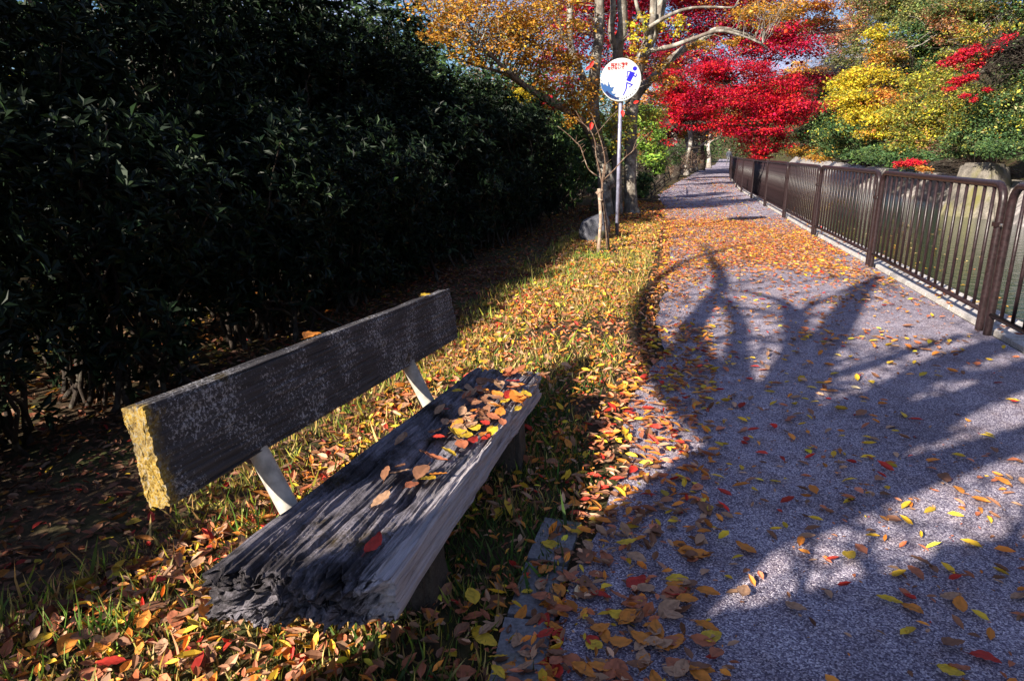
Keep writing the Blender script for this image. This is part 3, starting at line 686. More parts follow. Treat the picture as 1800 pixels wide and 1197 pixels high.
# --- the far bank: trees on the hillside
def hz(Y, dx):    # a point on the bank dx beyond the wall
    x = Wx(Y) + dx; return np.array([x, Y, np.interp(dx, [0, .95, 2, 3.2, 5, 8, 12, 18], [.3, .3, .5, .9, 1.9, 4.2, 8, 13])])
far_bank = [
 # label, base (Y, dx), palette, blobs, n, size
 ('yellow maple spreading over the far bank at the middle of the hillside', (34, 3.5), 'yellow', [pb(1520, 140, 32, 44, 18), pb(1500, 175, 31, 40, 15), pb(1545, 175, 31, 38, 16, None, 'orange'), pb(1530, 205, 30, 44, 14), pb(1570, 215, 30, 26, 12), pb(1555, 100, 33, 24, 22, None, 'gold'), pb(1490, 155, 32, 26, 10), pb(1535, 235, 30, 30, 8), pb(1545, 60, 34, 22, 14)], 17000, .13, 'bark_dark'),
 ('yellow-green tree reaching down to the canal wall left of the concrete block', (29, 2.6), 'yelgreen', [pb(1640, 150, 28, 44, 24), pb(1620, 195, 27, 48, 26), pb(1660, 205, 27, 44, 26), pb(1610, 235, 27, 40, 20), pb(1690, 170, 27, 36, 20), pb(1590, 255, 27, 34, 12), pb(1680, 110, 28, 36, 18)], 17000, .11, 'bark_dark'),
 ('dark evergreen tree with a black hollow in the middle of the far slope', (34, 6), 'green', [pb(1600, 75, 34, 44, 30), pb(1640, 60, 34, 40, 30), pb(1650, 110, 33, 34, 18), pb(1590, 150, 33, 36, 14), pb(1620, 30, 35, 44, 24, None, 'olive')], 15000, .14, 'bark_dark'),
 ('glossy dark evergreen tree at the right edge above the concrete block', (25, 3.5), 'green', [pb(1760, 190, 23.5, 50, 34), pb(1800, 150, 24, 50, 36), pb(1720, 235, 24, 46, 26), pb(1770, 245, 23.5, 50, 26), pb(1810, 215, 23, 40, 40), pb(1690, 262, 25, 30, 16), pb(1830, 110, 24, 40, 50)], 21000, .10, 'bark_dark'),
 ('red maple sprays hanging before the dark evergreen at upper right', (24.5, 5), 'red', [pb(u_, v_, 22.9 + .3 * math.sin(u_), ru_, rv_) for u_, v_, ru_, rv_ in ((1666, 112, 13, 6), (1684, 104, 14, 7), (1700, 93, 13, 8), (1714, 84, 9, 7), (1722, 98, 14, 6), (1742, 88, 14, 6), (1758, 76, 11, 6), (1774, 66, 9, 5), (1700, 120, 12, 6), (1716, 112, 12, 6), (1672, 150, 13, 5), (1690, 141, 14, 6), (1708, 136, 9, 5), (1700, 170, 10, 5), (1735, 158, 8, 4), (1665, 158, 9, 4), (1712, 176, 6, 4))], 4600, .08, 'bark_dark'),
 ('tall olive-green tree at the top of the far slope', (38, 9), 'olive', [pb(1600, -30, 38, 90, 40), pb(1540, 30, 38, 30, 26), pb(1580, 15, 38, 40, 26), pb(1640, -5, 38, 50, 30), pb(1520, 70, 38, 28, 20), pb(1490, 100, 38, 28, 20)], 15000, .15, 'bark_dark'),
 ('salmon-tinted tree high on the far slope at upper right', (31, 8), 'salmon', [pb(1690, 50, 30, 34, 24), pb(1665, 25, 31, 30, 20), pb(1730, 60, 29, 36, 18, None, 'yelgreen'), pb(1575, 85, 31.5, 16, 12), pb(1700, 15, 30, 50, 18, None, 'olive')], 10000, .12, 'bark_pale'),
 ('olive evergreen tree overhanging the wall beyond the red maple', (47, 2.8), 'green', [pb(1450, 200, 44, 40, 24), pb(1470, 235, 42, 40, 20), pb(1425, 235, 46, 36, 20), pb(1420, 265, 46, 34, 9, None, 'gold'), pb(1480, 260, 40, 36, 14), pb(1450, 165, 46, 30, 18, None, 'olive')], 15000, .15, 'bark_dark'),
 ('lilac-grey almost leafless tree behind the yellow maple', (46, 6), 'brown', [pb(1490, 130, 44, 34, 24), pb(1460, 115, 46, 30, 20), pb(1465, 155, 45, 26, 14, None, 'olive')], 2600, .10, 'bark_pale'),
 ('orange tree glowing between the red maple and the grey bare tree', (58, 4), 'orange', [pb(1405, 125, 56, 24, 14), pb(1385, 60, 58, 36, 20), pb(1440, 130, 58, 16, 10), pb(1380, 150, 56, 26, 14)], 6500, .18, 'bark_dark'),
 ('dark green tree behind the evergreen at the right edge of the slope', (30, 10), 'green', [pb(1720, -20, 30, 90, 40), pb(1780, 60, 30, 60, 46), pb(1740, 20, 30, 60, 34), pb(1700, 215, 30, 50, 40), pb(1840, 20, 30, 60, 60)], 14000, .16, 'bark_dark'),
 ('broad dark tree filling the slope behind the yellow-green one', (36, 5), 'green', [pb(1640, 180, 35, 70, 40), pb(1570, 250, 35, 60, 24), pb(1680, 240, 33, 60, 30), pb(1500, 200, 38, 50, 40), pb(1600, 110, 38, 60, 40)], 20000, .18, 'bark_dark'),
 ('pink-brown tree on the skyline right of the gap of sky', (60, 12), 'salmon', [pb(1525, 5, 58, 34, 22), pb(1500, 45, 58, 24, 18), pb(1475, 75, 58, 26, 22)], 8000, .2, 'bark_pale'),
]
for q, (lab, (Yb, dx), pl, bl, n, sz, bk) in enumerate(far_bank):
    b = hz(Yb, dx); cc = np.mean([x[0] for x in bl], 0)
    lm_ = auto_limbs(b - np.array([0, 0, .3]), [cc[0] * .6 + b[0] * .4, cc[1] * .6 + b[1] * .4, max(cc[2], b[2] + 1.5)], .17, 5, 1.8, q + 20)
    bare = 'leafless' in lab
    tree('maple_tree' if 'maple' in lab else 'tree', lab, 'tree', 'trees on the far bank', b, lm_, bl, int(n * 1.7), sz * .78, pl, bk, 150 if bare else 60, 'simple', 90, .38, .24, .03, .55, .6, 'evergreen' if pl == 'green' else 'foliage', 5 if bare else 2, {'yellow': ['yelgreen', 'orange', 'olive'], 'yelgreen': ['olive', 'salmon', 'green', 'yellow'], 'green': ['olive', 'yelgreen'], 'olive': ['green', 'salmon', 'yelgreen'], 'salmon': ['olive', 'yelgreen', 'orange'], 'brown': None, 'red': ['crimson'], 'orange': ['yellow', 'salmon']}[pl])
for lab, bl, n, sz, pl, bs in [
  ('green shrub spilling over the far canal wall left of the concrete block', [pb(1560, 270, 27.5, 36, 16), pb(1600, 280, 26, 40, 14), pb(1520, 272, 29, 30, 12)], 9000, .10, 'green', hz(27, 1.6)),
  ('low red shrub on the wall top beside the concrete block', [pb(1600, 287, 24.5, 24, 5), pb(1625, 296, 23.8, 14, 5, None, 'orange')], 1600, .08, 'red', hz(24, 1.5)),
  ('glossy shrub overhanging the wall at the right edge', [pb(1745, 262, 21.5, 30, 14), pb(1785, 262, 21, 34, 14)], 5000, .08, 'green', hz(21.5, 2.6)),
  ('brown twiggy shrub under the trees left of the concrete block', [pb(1640, 262, 26, 30, 14)], 900, .08, 'brown', hz(26, 2.2)),
  ('dry tufty shrub on the wall top far beyond the railing', [pb(1402, 272, 47, 14, 5), pb(1440, 278, 44, 26, 5)], 1500, .12, 'gold', hz(46, 1.6))]:
    bush(lab, bl, n, sz, pl, bs, 'evergreen' if pl == 'green' else 'foliage', 'shrubs on the far bank', bark='bark_twig' if 'twiggy' in lab else 'bark_dark')

# --- trees closing the view at the far end
for q, (x, y, pl, lab) in enumerate([(8, 92, 'green', 'dark evergreen tree closing the view left of the walker'), (18, 96, 'orange', 'orange-leaved tree closing the view behind the walker'), (27, 98, 'green', 'dark tree standing over the end of the path'),
        (37, 104, 'olive', 'olive tree at the far bend of the canal'), (48, 100, 'gold', 'golden tree over the far bend of the canal'), (-3, 84, 'brown', 'brown tree far behind the red maples'), (60, 104, 'green', 'dark tree on the far hillside crest')]):
    tree('tree', lab, 'tree', 'trees closing the far end of the path', (x, y, 0), auto_limbs((x, y, -.2), (x, y, 7), .3, 5, 2.5, q + 50),
         [((x, y, 5), (5, 4, 4)), ((x - 2, y - 2, 2.5), (5, 3, 2.4)), ((x + 2, y, 9), (4, 4, 3))], 9000, .32, pl, 'bark_dark', 40, 'simple', 60, .6, .2, .05)

# ------------------------------------------------------------------ the dark evergreen hedge on the left
def rosettes(cents, normals, size, palette, per=8):
    n = len(cents); k = np.repeat(np.arange(n), per)
    az = rng.uniform(0, 2 * math.pi, n * per); el = rng.uniform(.1, .9, n * per)
    A = nrm(np.cross(normals, np.array([.3, .2, .9]))); B = np.cross(normals, A)
    D = A[k] * (np.cos(az) * np.cos(el))[:, None] + B[k] * (np.sin(az) * np.cos(el))[:, None] + normals[k] * np.sin(el)[:, None]
    Nn = nrm(normals[k] + rng.normal(0, .25, (n * per, 3)))
    s = size * np.exp(rng.normal(0, .18, n * per))
    P = cents[k] - normals[k] * rng.uniform(0, .05, (n * per, 1))
    col = pal(n * per, *PAL[palette], .22)
    return leaf_arrays(P, D, Nn, s, s * .36, col, 'simple')
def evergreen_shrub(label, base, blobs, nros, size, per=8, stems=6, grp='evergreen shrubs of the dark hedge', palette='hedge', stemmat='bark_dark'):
    root = empty('evergreen_shrub', tuple(base)); tag(root, label, 'shrub', grp); off = np.array(base, float)
    w = np.array([b[1][0] * b[1][2] for b in blobs]); w = w / w.sum()
    Vs = []; Ts = []; Cs = []; o_ = 0; mb = MB()
    for b, wi in zip(blobs, w):
        c, r = np.array(b[0]), np.array(b[1]); n = int(nros * wi)
        ns = 26; sd = rand_dir(ns) * rng.uniform(.45, 1, (ns, 1)) ** .6; sc = c + sd * r
        k = rng.integers(0, ns, n); P = sc[k] + rng.normal(0, 1, (n, 3)) * r.mean() * .19
        nn = nrm((P - c) / r + np.array([0, 0, .7]) + rng.normal(0, .35, (n, 3)))
        V, T_, C = rosettes(P, nn, size, palette, per); Vs.append(V); Ts.append(T_ + o_); Cs.append(C); o_ += len(V)
        for q in sc[:stems * 2]: twig(mb, np.array([rng.normal(0, .25), rng.normal(0, .25), -.1]), q - off, .022, .005, .02, 5, 8, .035)
    mb.build('stems', M[stemmat], root, True)
    mesh_np('foliage', np.concatenate(Vs) - off, np.concatenate(Ts), M['evergreen'], root, np.concatenate(Cs))
    return root
def hedge_pt(y, back):
    x = Hx(y); d = np.array([Hx(y + .5) - Hx(y - .5), 1.0]); d /= np.linalg.norm(d)
    p = np.array([x, y]) + np.array([-d[1], d[0]]) * back
    return p
front = [(3.0, 'nearest of the hedge shrubs, filling the left edge of the photo'), (4.3, 'hedge shrub directly behind the near end of the bench backrest'), (5.6, 'hedge shrub behind the middle of the bench backrest'),
         (6.9, 'hedge shrub behind the far end of the bench backrest'), (8.3, 'hedge shrub just past the far end of the bench'), (9.8, 'hedge shrub midway between the bench and the grey rock'),
         (11.3, 'hedge shrub next to the grey rock and the sapling'), (12.9, 'hedge shrub behind the grey rock'), (14.6, 'last hedge shrub, beside the grey multi-stemmed tree')]
for y, lab in front:
    p = hedge_pt(y, .75); z0 = float(ground_z(p[0], p[1])); h = np.interp(y, [3, 8, 11, 13, 14.6], [1.95, 1.85, 2.2, 2.6, 2.6])
    bl = [((p[0], p[1], z0 + h * .62), (.78, .85, h * .36)), ((p[0] - .25, p[1] + .3, z0 + h * .85), (.6, .6, h * .2)), ((p[0] + .2, p[1] - .2, z0 + h * .33), (.55, .7, h * .2))]
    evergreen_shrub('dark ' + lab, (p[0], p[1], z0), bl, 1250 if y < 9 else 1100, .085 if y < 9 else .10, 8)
back = [(2.9, 'tall evergreen rising over the top left corner'), (4.6, 'tall evergreen second from the top left corner'), (6.4, 'tall evergreen at the top of the photo above the bench'),
        (8.3, 'tall evergreen whose crown meets the golden leaves'), (10.4, 'tall evergreen left of the golden tree'), (12.6, 'tall evergreen behind the golden branches')]
for y, lab in back:
    p = hedge_pt(y, 2.45); z0 = float(ground_z(p[0], p[1])); h = np.interp(y, [3, 7, 9, 13], [3.7, 3.9, 3.5, 2.7])
    bl = [((p[0], p[1], z0 + h * .62), (1.05, 1.15, h * .33)), ((p[0], p[1], z0 + h * .85), (.8, .8, h * .2))]
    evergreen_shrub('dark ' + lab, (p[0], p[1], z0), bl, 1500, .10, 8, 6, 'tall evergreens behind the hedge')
p = np.array([-3.22, 1.02]); evergreen_shrub('low dark evergreen added out of view on the left to shade the ground by the bench', (p[0], p[1], -.3), [((p[0], p[1], .55), (.72, .8, .85))], 1000, .085, 8)  # unseen shrub, added so its shadow falls on the ground left of the bench
for y, bk_, h in ((8.9, 3.0, 4.4), (7.5, 3.9, 5.0), (10.0, 4.0, 4.6), (13.5, 3.6, 4.6)):
    p = hedge_pt(y, bk_); z0 = float(ground_z(p[0], p[1]))
    evergreen_shrub({8.9: 'dark evergreen top between the highest hedge tree and the golden leaves', 7.5: 'highest dark evergreen behind the hedge, left of the golden leaves', 10.0: 'dark evergreen mass seen through the left edge of the golden leaves', 13.5: 'dark evergreen behind the golden tree at mid height'}[y], (p[0], p[1], z0), [((p[0], p[1], h * .6), (1.5, 1.6, h * .34)), ((p[0] + .3, p[1], h * .3), (1.3, 1.4, h * .24))], 1500, .12, 8, 6, 'tall evergreens behind the hedge')
for y, bk_, h, lab in ((17.5, .5, 2.6, 'dark evergreen shrub filling the gap left of the grey tree pair'), (21, .7, 2.8, 'dark evergreen shrub behind the grey tree pair'), (25.5, .6, 2.6, 'dark evergreen shrub just before the maple trunk'), (31, 1.5, 3.0, 'dark evergreen shrub behind the maple trunk'), (38, 1.5, 3.2, 'dark evergreen shrub behind the pale forked tree'), (47, 1.5, 3.4, 'dark evergreen shrub well beyond the pale forked tree'), (59, 1.5, 3.6, 'last dark evergreen shrub before the walker')):
    p = hedge_pt(y, bk_); z0 = float(ground_z(p[0], p[1]))
    evergreen_shrub(lab, (p[0], p[1], z0), [((p[0], p[1], z0 + h * .55), (1.3, 1.8, h * .45)), ((p[0] - 1.2, p[1] + .6, z0 + h * .7), (1.4, 1.8, h * .5))], 900, .16, 8, 6, 'evergreen shrubs further along the path', 'green')
for y, bk_, h, lab in ((9.2, 1.9, 3.3, 'dark evergreen shrub whose top meets the lowest golden leaves'), (11.2, 1.7, 3.1, 'dark evergreen shrub under the long low golden branch'), (13.6, 1.4, 3.0, 'dark evergreen shrub left of the leaning grey stem')):
    p = hedge_pt(y, bk_); z0 = float(ground_z(p[0], p[1]))
    evergreen_shrub(lab, (p[0], p[1], z0), [((p[0], p[1], z0 + h * .66), (.8, .9, h * .32))], 900, .10, 8, 6, 'tall evergreens behind the hedge')
# woodland further back, sunlit in flecks
for q, (y, bk, pl, lab) in enumerate([(2.5, 5.2, 'limegreen', 'sunlit pale green tree glimpsed through the hedge at the left edge'), (5.5, 5.4, 'yelgreen', 'sunlit yellow-green tree glimpsed through the hedge behind the bench'),
        (8.5, 5.6, 'green', 'green tree glimpsed through the hedge past the bench'), (12, 5.2, 'green', 'green tree behind the hedge near the rock'), (16, 4.2, 'green', 'dark tree left of the golden tree and behind the hedge')]):
    p = hedge_pt(y, bk); z0 = -.35
    tree('tree', lab, 'tree', 'trees behind the hedge', (p[0], p[1], z0), auto_limbs((p[0], p[1], z0), (p[0], p[1], 3.5), .10, 5, 1.2, q + 70),
         [((p[0], p[1], 1.0), (1.6, 1.6, 1.0)), ((p[0], p[1], 2.8), (1.7, 1.8, 1.1)), ((p[0] - .8, p[1] + .8, 1.8), (1.4, 1.4, 1.2))], 9000, .085, pl, 'bark_twig', 50, 'simple', 60, .6, .2, .02)
for q, (y, bk, lab) in enumerate([(4, 9, 'dark tree deep in the wood behind the near shrubs'), (9, 9.5, 'dark tree deep in the wood behind the bench'), (15, 9, 'dark tree deep in the wood beyond the rock'), (22, 7, 'dark tree in the wood beyond the grey trees'), (30, 6, 'dark tree in the wood behind the maple trunk'), (42, 8, 'dark tree in the wood beyond the maples'), (60, 9, 'dark tree at the far end of the wood')]):
    p = hedge_pt(y, bk); z0 = -.4
    tree('tree', lab, 'tree', 'trees deep in the wood', (p[0], p[1], z0), auto_limbs((p[0], p[1], z0), (p[0], p[1], 5), .2, 5, 2, q + 90),
         [((p[0], p[1], 1.8), (3.2, 3.2, 2.0)), ((p[0], p[1], 4.4), (3.2, 3.4, 2.0))], 9000, .2, 'green', 'bark_dark', 30, 'simple', 60, .6, .2, .03)

# ------------------------------------------------------------------ tree standing behind the photographer: its branches shade the path
def occ(u, v, D=1.6):
    g = gr(u, v); t = g[0] * hx + g[1] * hy + D
    return np.array([g[0] - hx * t, g[1] - hy * t, t * math.tan(SUN_EL)])
def shadow_limb(pts):
    rows_ = []
    for k, (u, v, w) in enumerate(pts): rows_.append([*(occ(u, v)), w / 2])
    return smooth_path(rows_, 5)
mb = MB()
sl = [
 [(1310, 760, .30), (1235, 715, .24), (1190, 665, .20), (1150, 610, .17), (1130, 560, .14), (1140, 515, .11), (1180, 478, .09), (1235, 450, .07), (1330, 428, .03)],
 [(1310, 740, .26), (1262, 690, .20), (1222, 625, .20), (1218, 575, .18), (1250, 530, .17), (1270, 495, .14), (1252, 455, .09), (1240, 430, .04)],
 [(1320, 740, .22), (1306, 690, .16), (1296, 620, .14), (1300, 570, .12), (1275, 525, .10)],
 [(1340, 740, .26), (1372, 660, .17), (1398, 600, .16), (1392, 555, .15), (1372, 530, .09), (1310, 513, .04)],
 [(1370, 750, .26), (1420, 660, .20), (1465, 585, .24), (1515, 510, .20), (1545, 486, .07)],
 [(1400, 560, .08), (1430, 535, .06), (1520, 500, .04), (1640, 465, .02)],
 [(1135, 545, .05), (1180, 522, .05), (1300, 512, .03), (1480, 486, .02)],
 [(1380, 700, .14), (1440, 668, .12), (1520, 645, .11), (1600, 618, .09), (1690, 590, .05)],
 [(1360, 810, .42), (1470, 740, .34), (1570, 690, .26), (1660, 640, .24), (1750, 610, .26), (1870, 585, .3)],
 [(1350, 860, .42), (1480, 800, .36), (1600, 750, .30), (1720, 695, .24), (1870, 640, .26)],
 [(1560, 700, .16), (1640, 665, .13), (1760, 655, .12), (1870, 610, .1)],
 [(1480, 800, .2), (1600, 720, .14), (1660, 700, .1), (1760, 672, .08)],
 [(1290, 905, .34), (1400, 890, .34), (1540, 850, .26), (1680, 808, .20), (1870, 750, .18)],
 [(1120, 1250, .4), (1300, 1205, .40), (1450, 1160, .40), (1620, 1115, .42), (1870, 1042, .44)],
 [(1180, 1230, .3), (1400, 1185, .36), (1600, 1175, .36), (1880, 1130, .44)],
]
skl = []
for l in sl: 
    Q = shadow_limb(l); mb.tube(Q[:, :3], Q[:, 3], 8, True, .1, 3); skl.append(Q)
sk_ = np.concatenate(skl)
for _ in range(230):
    q = sk_[rng.integers(0, len(sk_))]
    if q[2] < 1.3: continue
    P_ = twig(mb, q[:3], q[:3] + rng.normal(0, 1, 3) * np.array([.28, .28, .22]) + np.array([.1, -.1, .25]), min(q[3] * .6, .022), .006, .03, 4, 6, .08)
    for _k in range(2): twig(mb, P_[3], P_[3] + rng.normal(0, .16, 3) + np.array([0, 0, .1]), .010, .005, .03, 3, 4, .08)
tr = [occ(1330, 800), occ(1230, 900), occ(1120, 1000)]
b0 = tr[-1].copy(); foot = np.array([b0[0], b0[1], -.3])
mb.tube(smooth_path([[*foot, .55], [*b0, .50], [*occ(1210, 930), .48], [*occ(1300, 850), .46], [*occ(1380, 790), .30]], 5)[:, :3], smooth_path([[.36], [.31], [.31], [.32], [.30]], 5)[:, 0], 12, True, .08, 4)
shade_root = empty('tree', tuple(foot)); tag(shade_root, 'bare branching tree standing behind the camera, shading the path', 'tree')
o = mb.build('trunk', M['bark_grey'], shade_root, True); o.location = -Vector(foot)

# ------------------------------------------------------------------ the bench
BANG = R(16.0)
bench = empty('bench', (-0.329, 1.39, 0.0), (R(-2.7), 0, -BANG))
tag(bench, 'old weathered timber bench with lichened backrest and fallen leaves on its seat', 'bench')
def timber(name, length, w0, w1, th, mat, loc, rot, seed, groove, jag, pit=0.0, m=420, n=420, skew=0.0):
    """log-sawn board: y along the grain, x across (0..-w), z 0..th"""
    th_ = np.linspace(0, 2 * math.pi, m, endpoint=False)
    e = 0.13                                   # squarish rounded section
    cx = np.sign(np.cos(th_)) * np.abs(np.cos(th_)) ** e; cz = np.sign(np.sin(th_)) * np.abs(np.sin(th_)) ** e
    # even spacing round the outline
    d = np.hypot(np.diff(np.append(cx, cx[0])) * w0 / 2, np.diff(np.append(cz, cz[0])) * th / 2); s = np.concatenate([[0], np.cumsum(d)])
    tt = np.linspace(0, s[-1], m, endpoint=False); cx = np.interp(tt, s, np.append(cx, cx[0])); cz = np.interp(tt, s, np.append(cz, cz[0]))
    ends = 16
    k0 = np.linspace(0, 1, ends) ** .8
    ylist = np.concatenate([np.zeros(ends), np.linspace(0, length, n), np.full(ends, length)])
    slist = np.concatenate([k0 * .999 + .001, np.ones(n), (k0 * .999 + .001)[::-1]])
    Y = ylist[:, None] * np.ones((1, m)); S = slist[:, None]
    wv = w0 + (w1 - w0) * Y / length
    X = (cx[None] * S) * wv / 2; Z = (cz[None] * S) * th / 2
    nx = np.broadcast_to(np.where(np.abs(cx) > .94, np.sign(cx), 0)[None], X.shape); nz = np.broadcast_to(np.where(np.abs(cz) > .9, np.sign(cz), 0)[None], X.shape)
    g1 = np.abs(fbm(X * 62 + .8 * np.sin(Y * 2.2) + 2.0 * fbm(X * 9, Y * 2.0, 0, seed + 77, 2), Y * .9, Z * 62, seed, 3) - .5) * 2
    g2 = fbm(X * 150, Y * 4, Z * 150, seed + 5, 3) - .5
    big = fbm(X * 7, Y * 3, Z * 7, seed + 9, 3) - .5
    disp = -groove * np.clip(.34 - g1, 0, 1) / .34 * (0.35 + 1.3 * fbm(X * 6, Y * 2.2, Z * 6, seed + 2, 2)) + g2 * groove * .55 + big * groove * 1.0
    if pit:
        for (px_, py_, pr, pd) in ((.03, .80, .09, .036), (.02, 1.46, .13, .036), (-.08, 1.1, .07, .026), (.08, .45, .05, .022), (-.13, .62, .06, .026), (-.1, 1.75, .09, .03)):
            q = np.hypot((X - px_) / pr * .9, (Y - py_) / pr * .40); disp = disp - pd * np.clip(1 - q + (g1 - .3) * .5, 0, 1) * (nz > 0)
    # a few deep checks running with the grain
    if pit:
        for (px_, wid, dp) in ((-.12, .010, .034), (.10, .007, .026), (.15, .006, .018), (-.03, .008, .028), (.178, .007, .020), (.045, .006, .022), (-.17, .006, .018)):
            q = np.abs(X - px_ - .012 * np.sin(Y * 4 + px_ * 30) - .01 * (fbm(Y * 6, px_, 0, seed, 2) - .5)); disp = disp - dp * np.clip(1 - q / wid, 0, 1) * (nz > 0)
    X2 = X + nx * disp * .8; Z2 = Z + nz * disp
    fib = fbm(X * 70, Z * 60, 0, seed + 20, 2) - .5; fib2 = noise3(X * 22, Z * 22, 0, seed + 30) - .5
    blk = fbm(X * 6 + 3, Z * 9, 0, seed + 40, 2) - .5
    f0 = np.clip(1 - Y / .25, 0, 1); f1 = np.clip(1 - (length - Y) / .2, 0, 1)
    Y2 = Y - (fib * 1.2 + fib2 * .9 + blk * .9) * jag * f0 + (fib + fib2 + blk) * jag * f1
    Y2 = Y2 + skew * (X / w0) * np.clip(1 - Y / .8, 0, 1)
    V = np.stack([X2, Y2, Z2], -1).reshape(-1, 3)
    nr_ = len(ylist); i = np.arange(nr_ * m).reshape(nr_, m); j = np.roll(i, -1, 1)
    T_ = np.stack([i[:-1], i[1:], j[1:], j[:-1]], -1).reshape(-1, 4)
    o = mesh_np(name, V, T_, mat, bench, smooth=True)
    o.location = loc; o.rotation_euler = rot
    return o
SEAT_Z = 0.39
seat = timber('seat', 2.00, .47, .37, .145, M['seat'], (-.222, 0.02, SEAT_Z - .07), (0, 0, R(1.3)), 3, .016, .075, 1.0, skew=.11)
# backrest: board standing on edge, leaning back
backr = timber('backrest', 2.12, .075, .07, .275, M['back'], (-.635, 0.0, .515 + .133), (0, R(-11), 0), 41, .006, .010, 0, 260, 360)
for ypos in (.40, 1.52):
    mb = MB(); mb.tube([(-.632, ypos, .585), (-.618, ypos, .545), (-.54, ypos, .40), (-.43, ypos, .20), (-.35, ypos, .05)], .032, 24); 
    p_ = mb.build('pipe', M['pipe'], bench, True)
for k, ypos in enumerate((.52, 1.55)):
    pts = [(-.36, ypos - .11, -.08), (-.03, ypos - .11, -.08), (-.05, ypos + .12, -.08), (-.34, ypos + .12, -.08), (-.34, ypos - .08, .285), (-.06, ypos - .07, .285), (-.07, ypos + .09, .285), (-.33, ypos + .08, .285)]
    lump('leg', pts, BOXF, M['support'], bench, 4, .018, 12, k, .02)

# ------------------------------------------------------------------ railing along the canal
def arc(cx, cz, r, a0, a1, n=7):
    return [(cx + r * math.cos(R(a)), 0, cz + r * math.sin(R(a))) for a in np.linspace(a0, a1, n)]
PL, PH, RC = 3.22, 1.155, .13
def make_panel():
    root = empty('railing_panel')
    P = [(0, 0, -.05), (0, 0, .5), (0, 0, PH - RC)] + arc(RC, PH - RC, RC, 180, 90)[1:] + [(PL / 2, 0, PH)] + arc(PL - RC, PH - RC, RC, 90, 0) + [(PL, 0, .5), (PL, 0, -.05)]
    mb = MB()
    P = np.array(P)
    # frame tube built with a fixed side vector (it lies in one plane)
    n_ = len(P); T_ = nrm(np.gradient(P, axis=0)); A = np.array([0, 1.0, 0])[None].repeat(n_, 0); B = np.cross(T_, A); sd_ = 14
    th = np.linspace(0, 2 * math.pi, sd_, endpoint=False)
    V = (P[:, None] + (A[:, None] * np.cos(th)[None, :, None] + B[:, None] * np.sin(th)[None, :, None]) * .030).reshape(-1, 3)
    i = np.arange(n_ * sd_).reshape(n_, sd_); j = np.roll(i, -1, 1)
    mesh_np('frame', V, np.stack([i[:-1], j[:-1], j[1:], i[1:]], -1).reshape(-1, 4), M['rail'], root, smooth=True)
    mb = MB(); mb.tube([(0.02, 0, .17), (PL / 2, 0, .17), (PL - .02, 0, .17)], .021, 12); mb.build('bottom_rail', M['rail'], root, True)
    nb = 17; bar = None
    for k in range(nb):
        x = PL * (k + 1) / (nb + 1)
        if bar is None:
            mb = MB(); mb.tube([(0, 0, .175), (0, 0, .6), (0, 0, PH - .005)], .0135, 10); bar = mb.build('bar', M['rail'], root, True); bar.location.x = x
        else:
            b2 = bar.copy(); COL.objects.link(b2); b2.parent = root; b2.location.x = x
    mb = MB(); mb.box((-.09, 0, PH - .30), (.20, .012, .03)); mb.box((-.002, -.0, PH - .30), (.068, .07, .036))
    cl = mb.build('clamp', M['rail'], root)
    mb = MB(); mb.tube([(-.075, -.035, PH - .30), (-.075, .02, PH - .30)], .012, 8); mb.tube([(-.12, -.035, PH - .30), (-.12, .02, PH - .30)], .012, 8); mb.build('bolt', M['bolt'], cl)
    return root
def copy_tree(o, parent=None):
    c = o.copy(); COL.objects.link(c); c.parent = parent
    for ch in list(o.children): copy_tree(ch, c)
    return c
ordn = ['nearest brown steel railing panel, cut by the right edge of the photo', 'brown steel railing panel between the nearest joint and the second joint, the largest seen whole', 'third brown steel railing panel from the right edge of the photo', 'fourth brown steel railing panel from the right edge',
        'fifth brown railing panel from the right edge', 'sixth brown railing panel from the right edge', 'seventh brown railing panel from the right, where the line starts to look solid', 'eighth brown railing panel from the right edge', 'ninth brown railing panel, just before the bend']
ordn += [f'brown railing panel beyond the bend, number {k} from the bend' for k in range(1, 12)]
proto = make_panel()
# walk along the railing line
dist = np.concatenate([[0], np.cumsum(np.linalg.norm(np.diff(Rp, axis=0), axis=1))])
def along(s): return np.array([np.interp(s, dist, Rp[:, 0]), np.interp(s, dist, Rp[:, 1])])
s_at = lambda y: float(np.interp(y, Rp[:, 1], dist))
s = s_at(5.22) - PL
spots = []
for k in range(20):
    a = along(s); b = along(s + PL); spots.append((a, math.atan2(b[1] - a[1], b[0] - a[0]), np.linalg.norm(b - a))); s += PL + .155
for k, (a, ang, ln) in enumerate(spots):
    o = proto if k == 0 else copy_tree(proto)
    o.location = (a[0], a[1], 0); o.rotation_euler = (0, 0, ang); o.scale = (ln / PL, 1, 1)
    tag(o, ordn[k], 'railing', 'railing panels along the canal')

# ------------------------------------------------------------------ round sign on a pole
sc_ = at(1091, 141, 11.5); foot = gr(1084, 418); RAD = .322
sign = empty('round_sign', tuple(foot), (0, 0, R(-17)))
tag(sign, 'white round sign with a blue running figure and blue splash on a purple-grey pole', 'sign')
top = Vector(sc_) - Vector(foot); loc = Matrix.Rotation(R(17), 3, 'Z') @ top
mb = MB(); mb.tube([(0, 0.03, -.2), (loc.x * .5, 0.03 + loc.y * .5, loc.z * .5), (loc.x, loc.y + .045, loc.z + .15)], .030, 16); mb.build('pole', M['pole'], sign, True)
disc_me = MB(); th = np.linspace(0, 2 * math.pi, 64, endpoint=False)
ring = lambda r, y: [(loc.x + r * math.cos(t), loc.y + y, loc.z + r * 1.0 * math.sin(t)) for t in th]
Vd = ring(RAD - .008, -.012) + ring(RAD, -.007) + ring(RAD, .028) + ring(RAD - .012, .030)
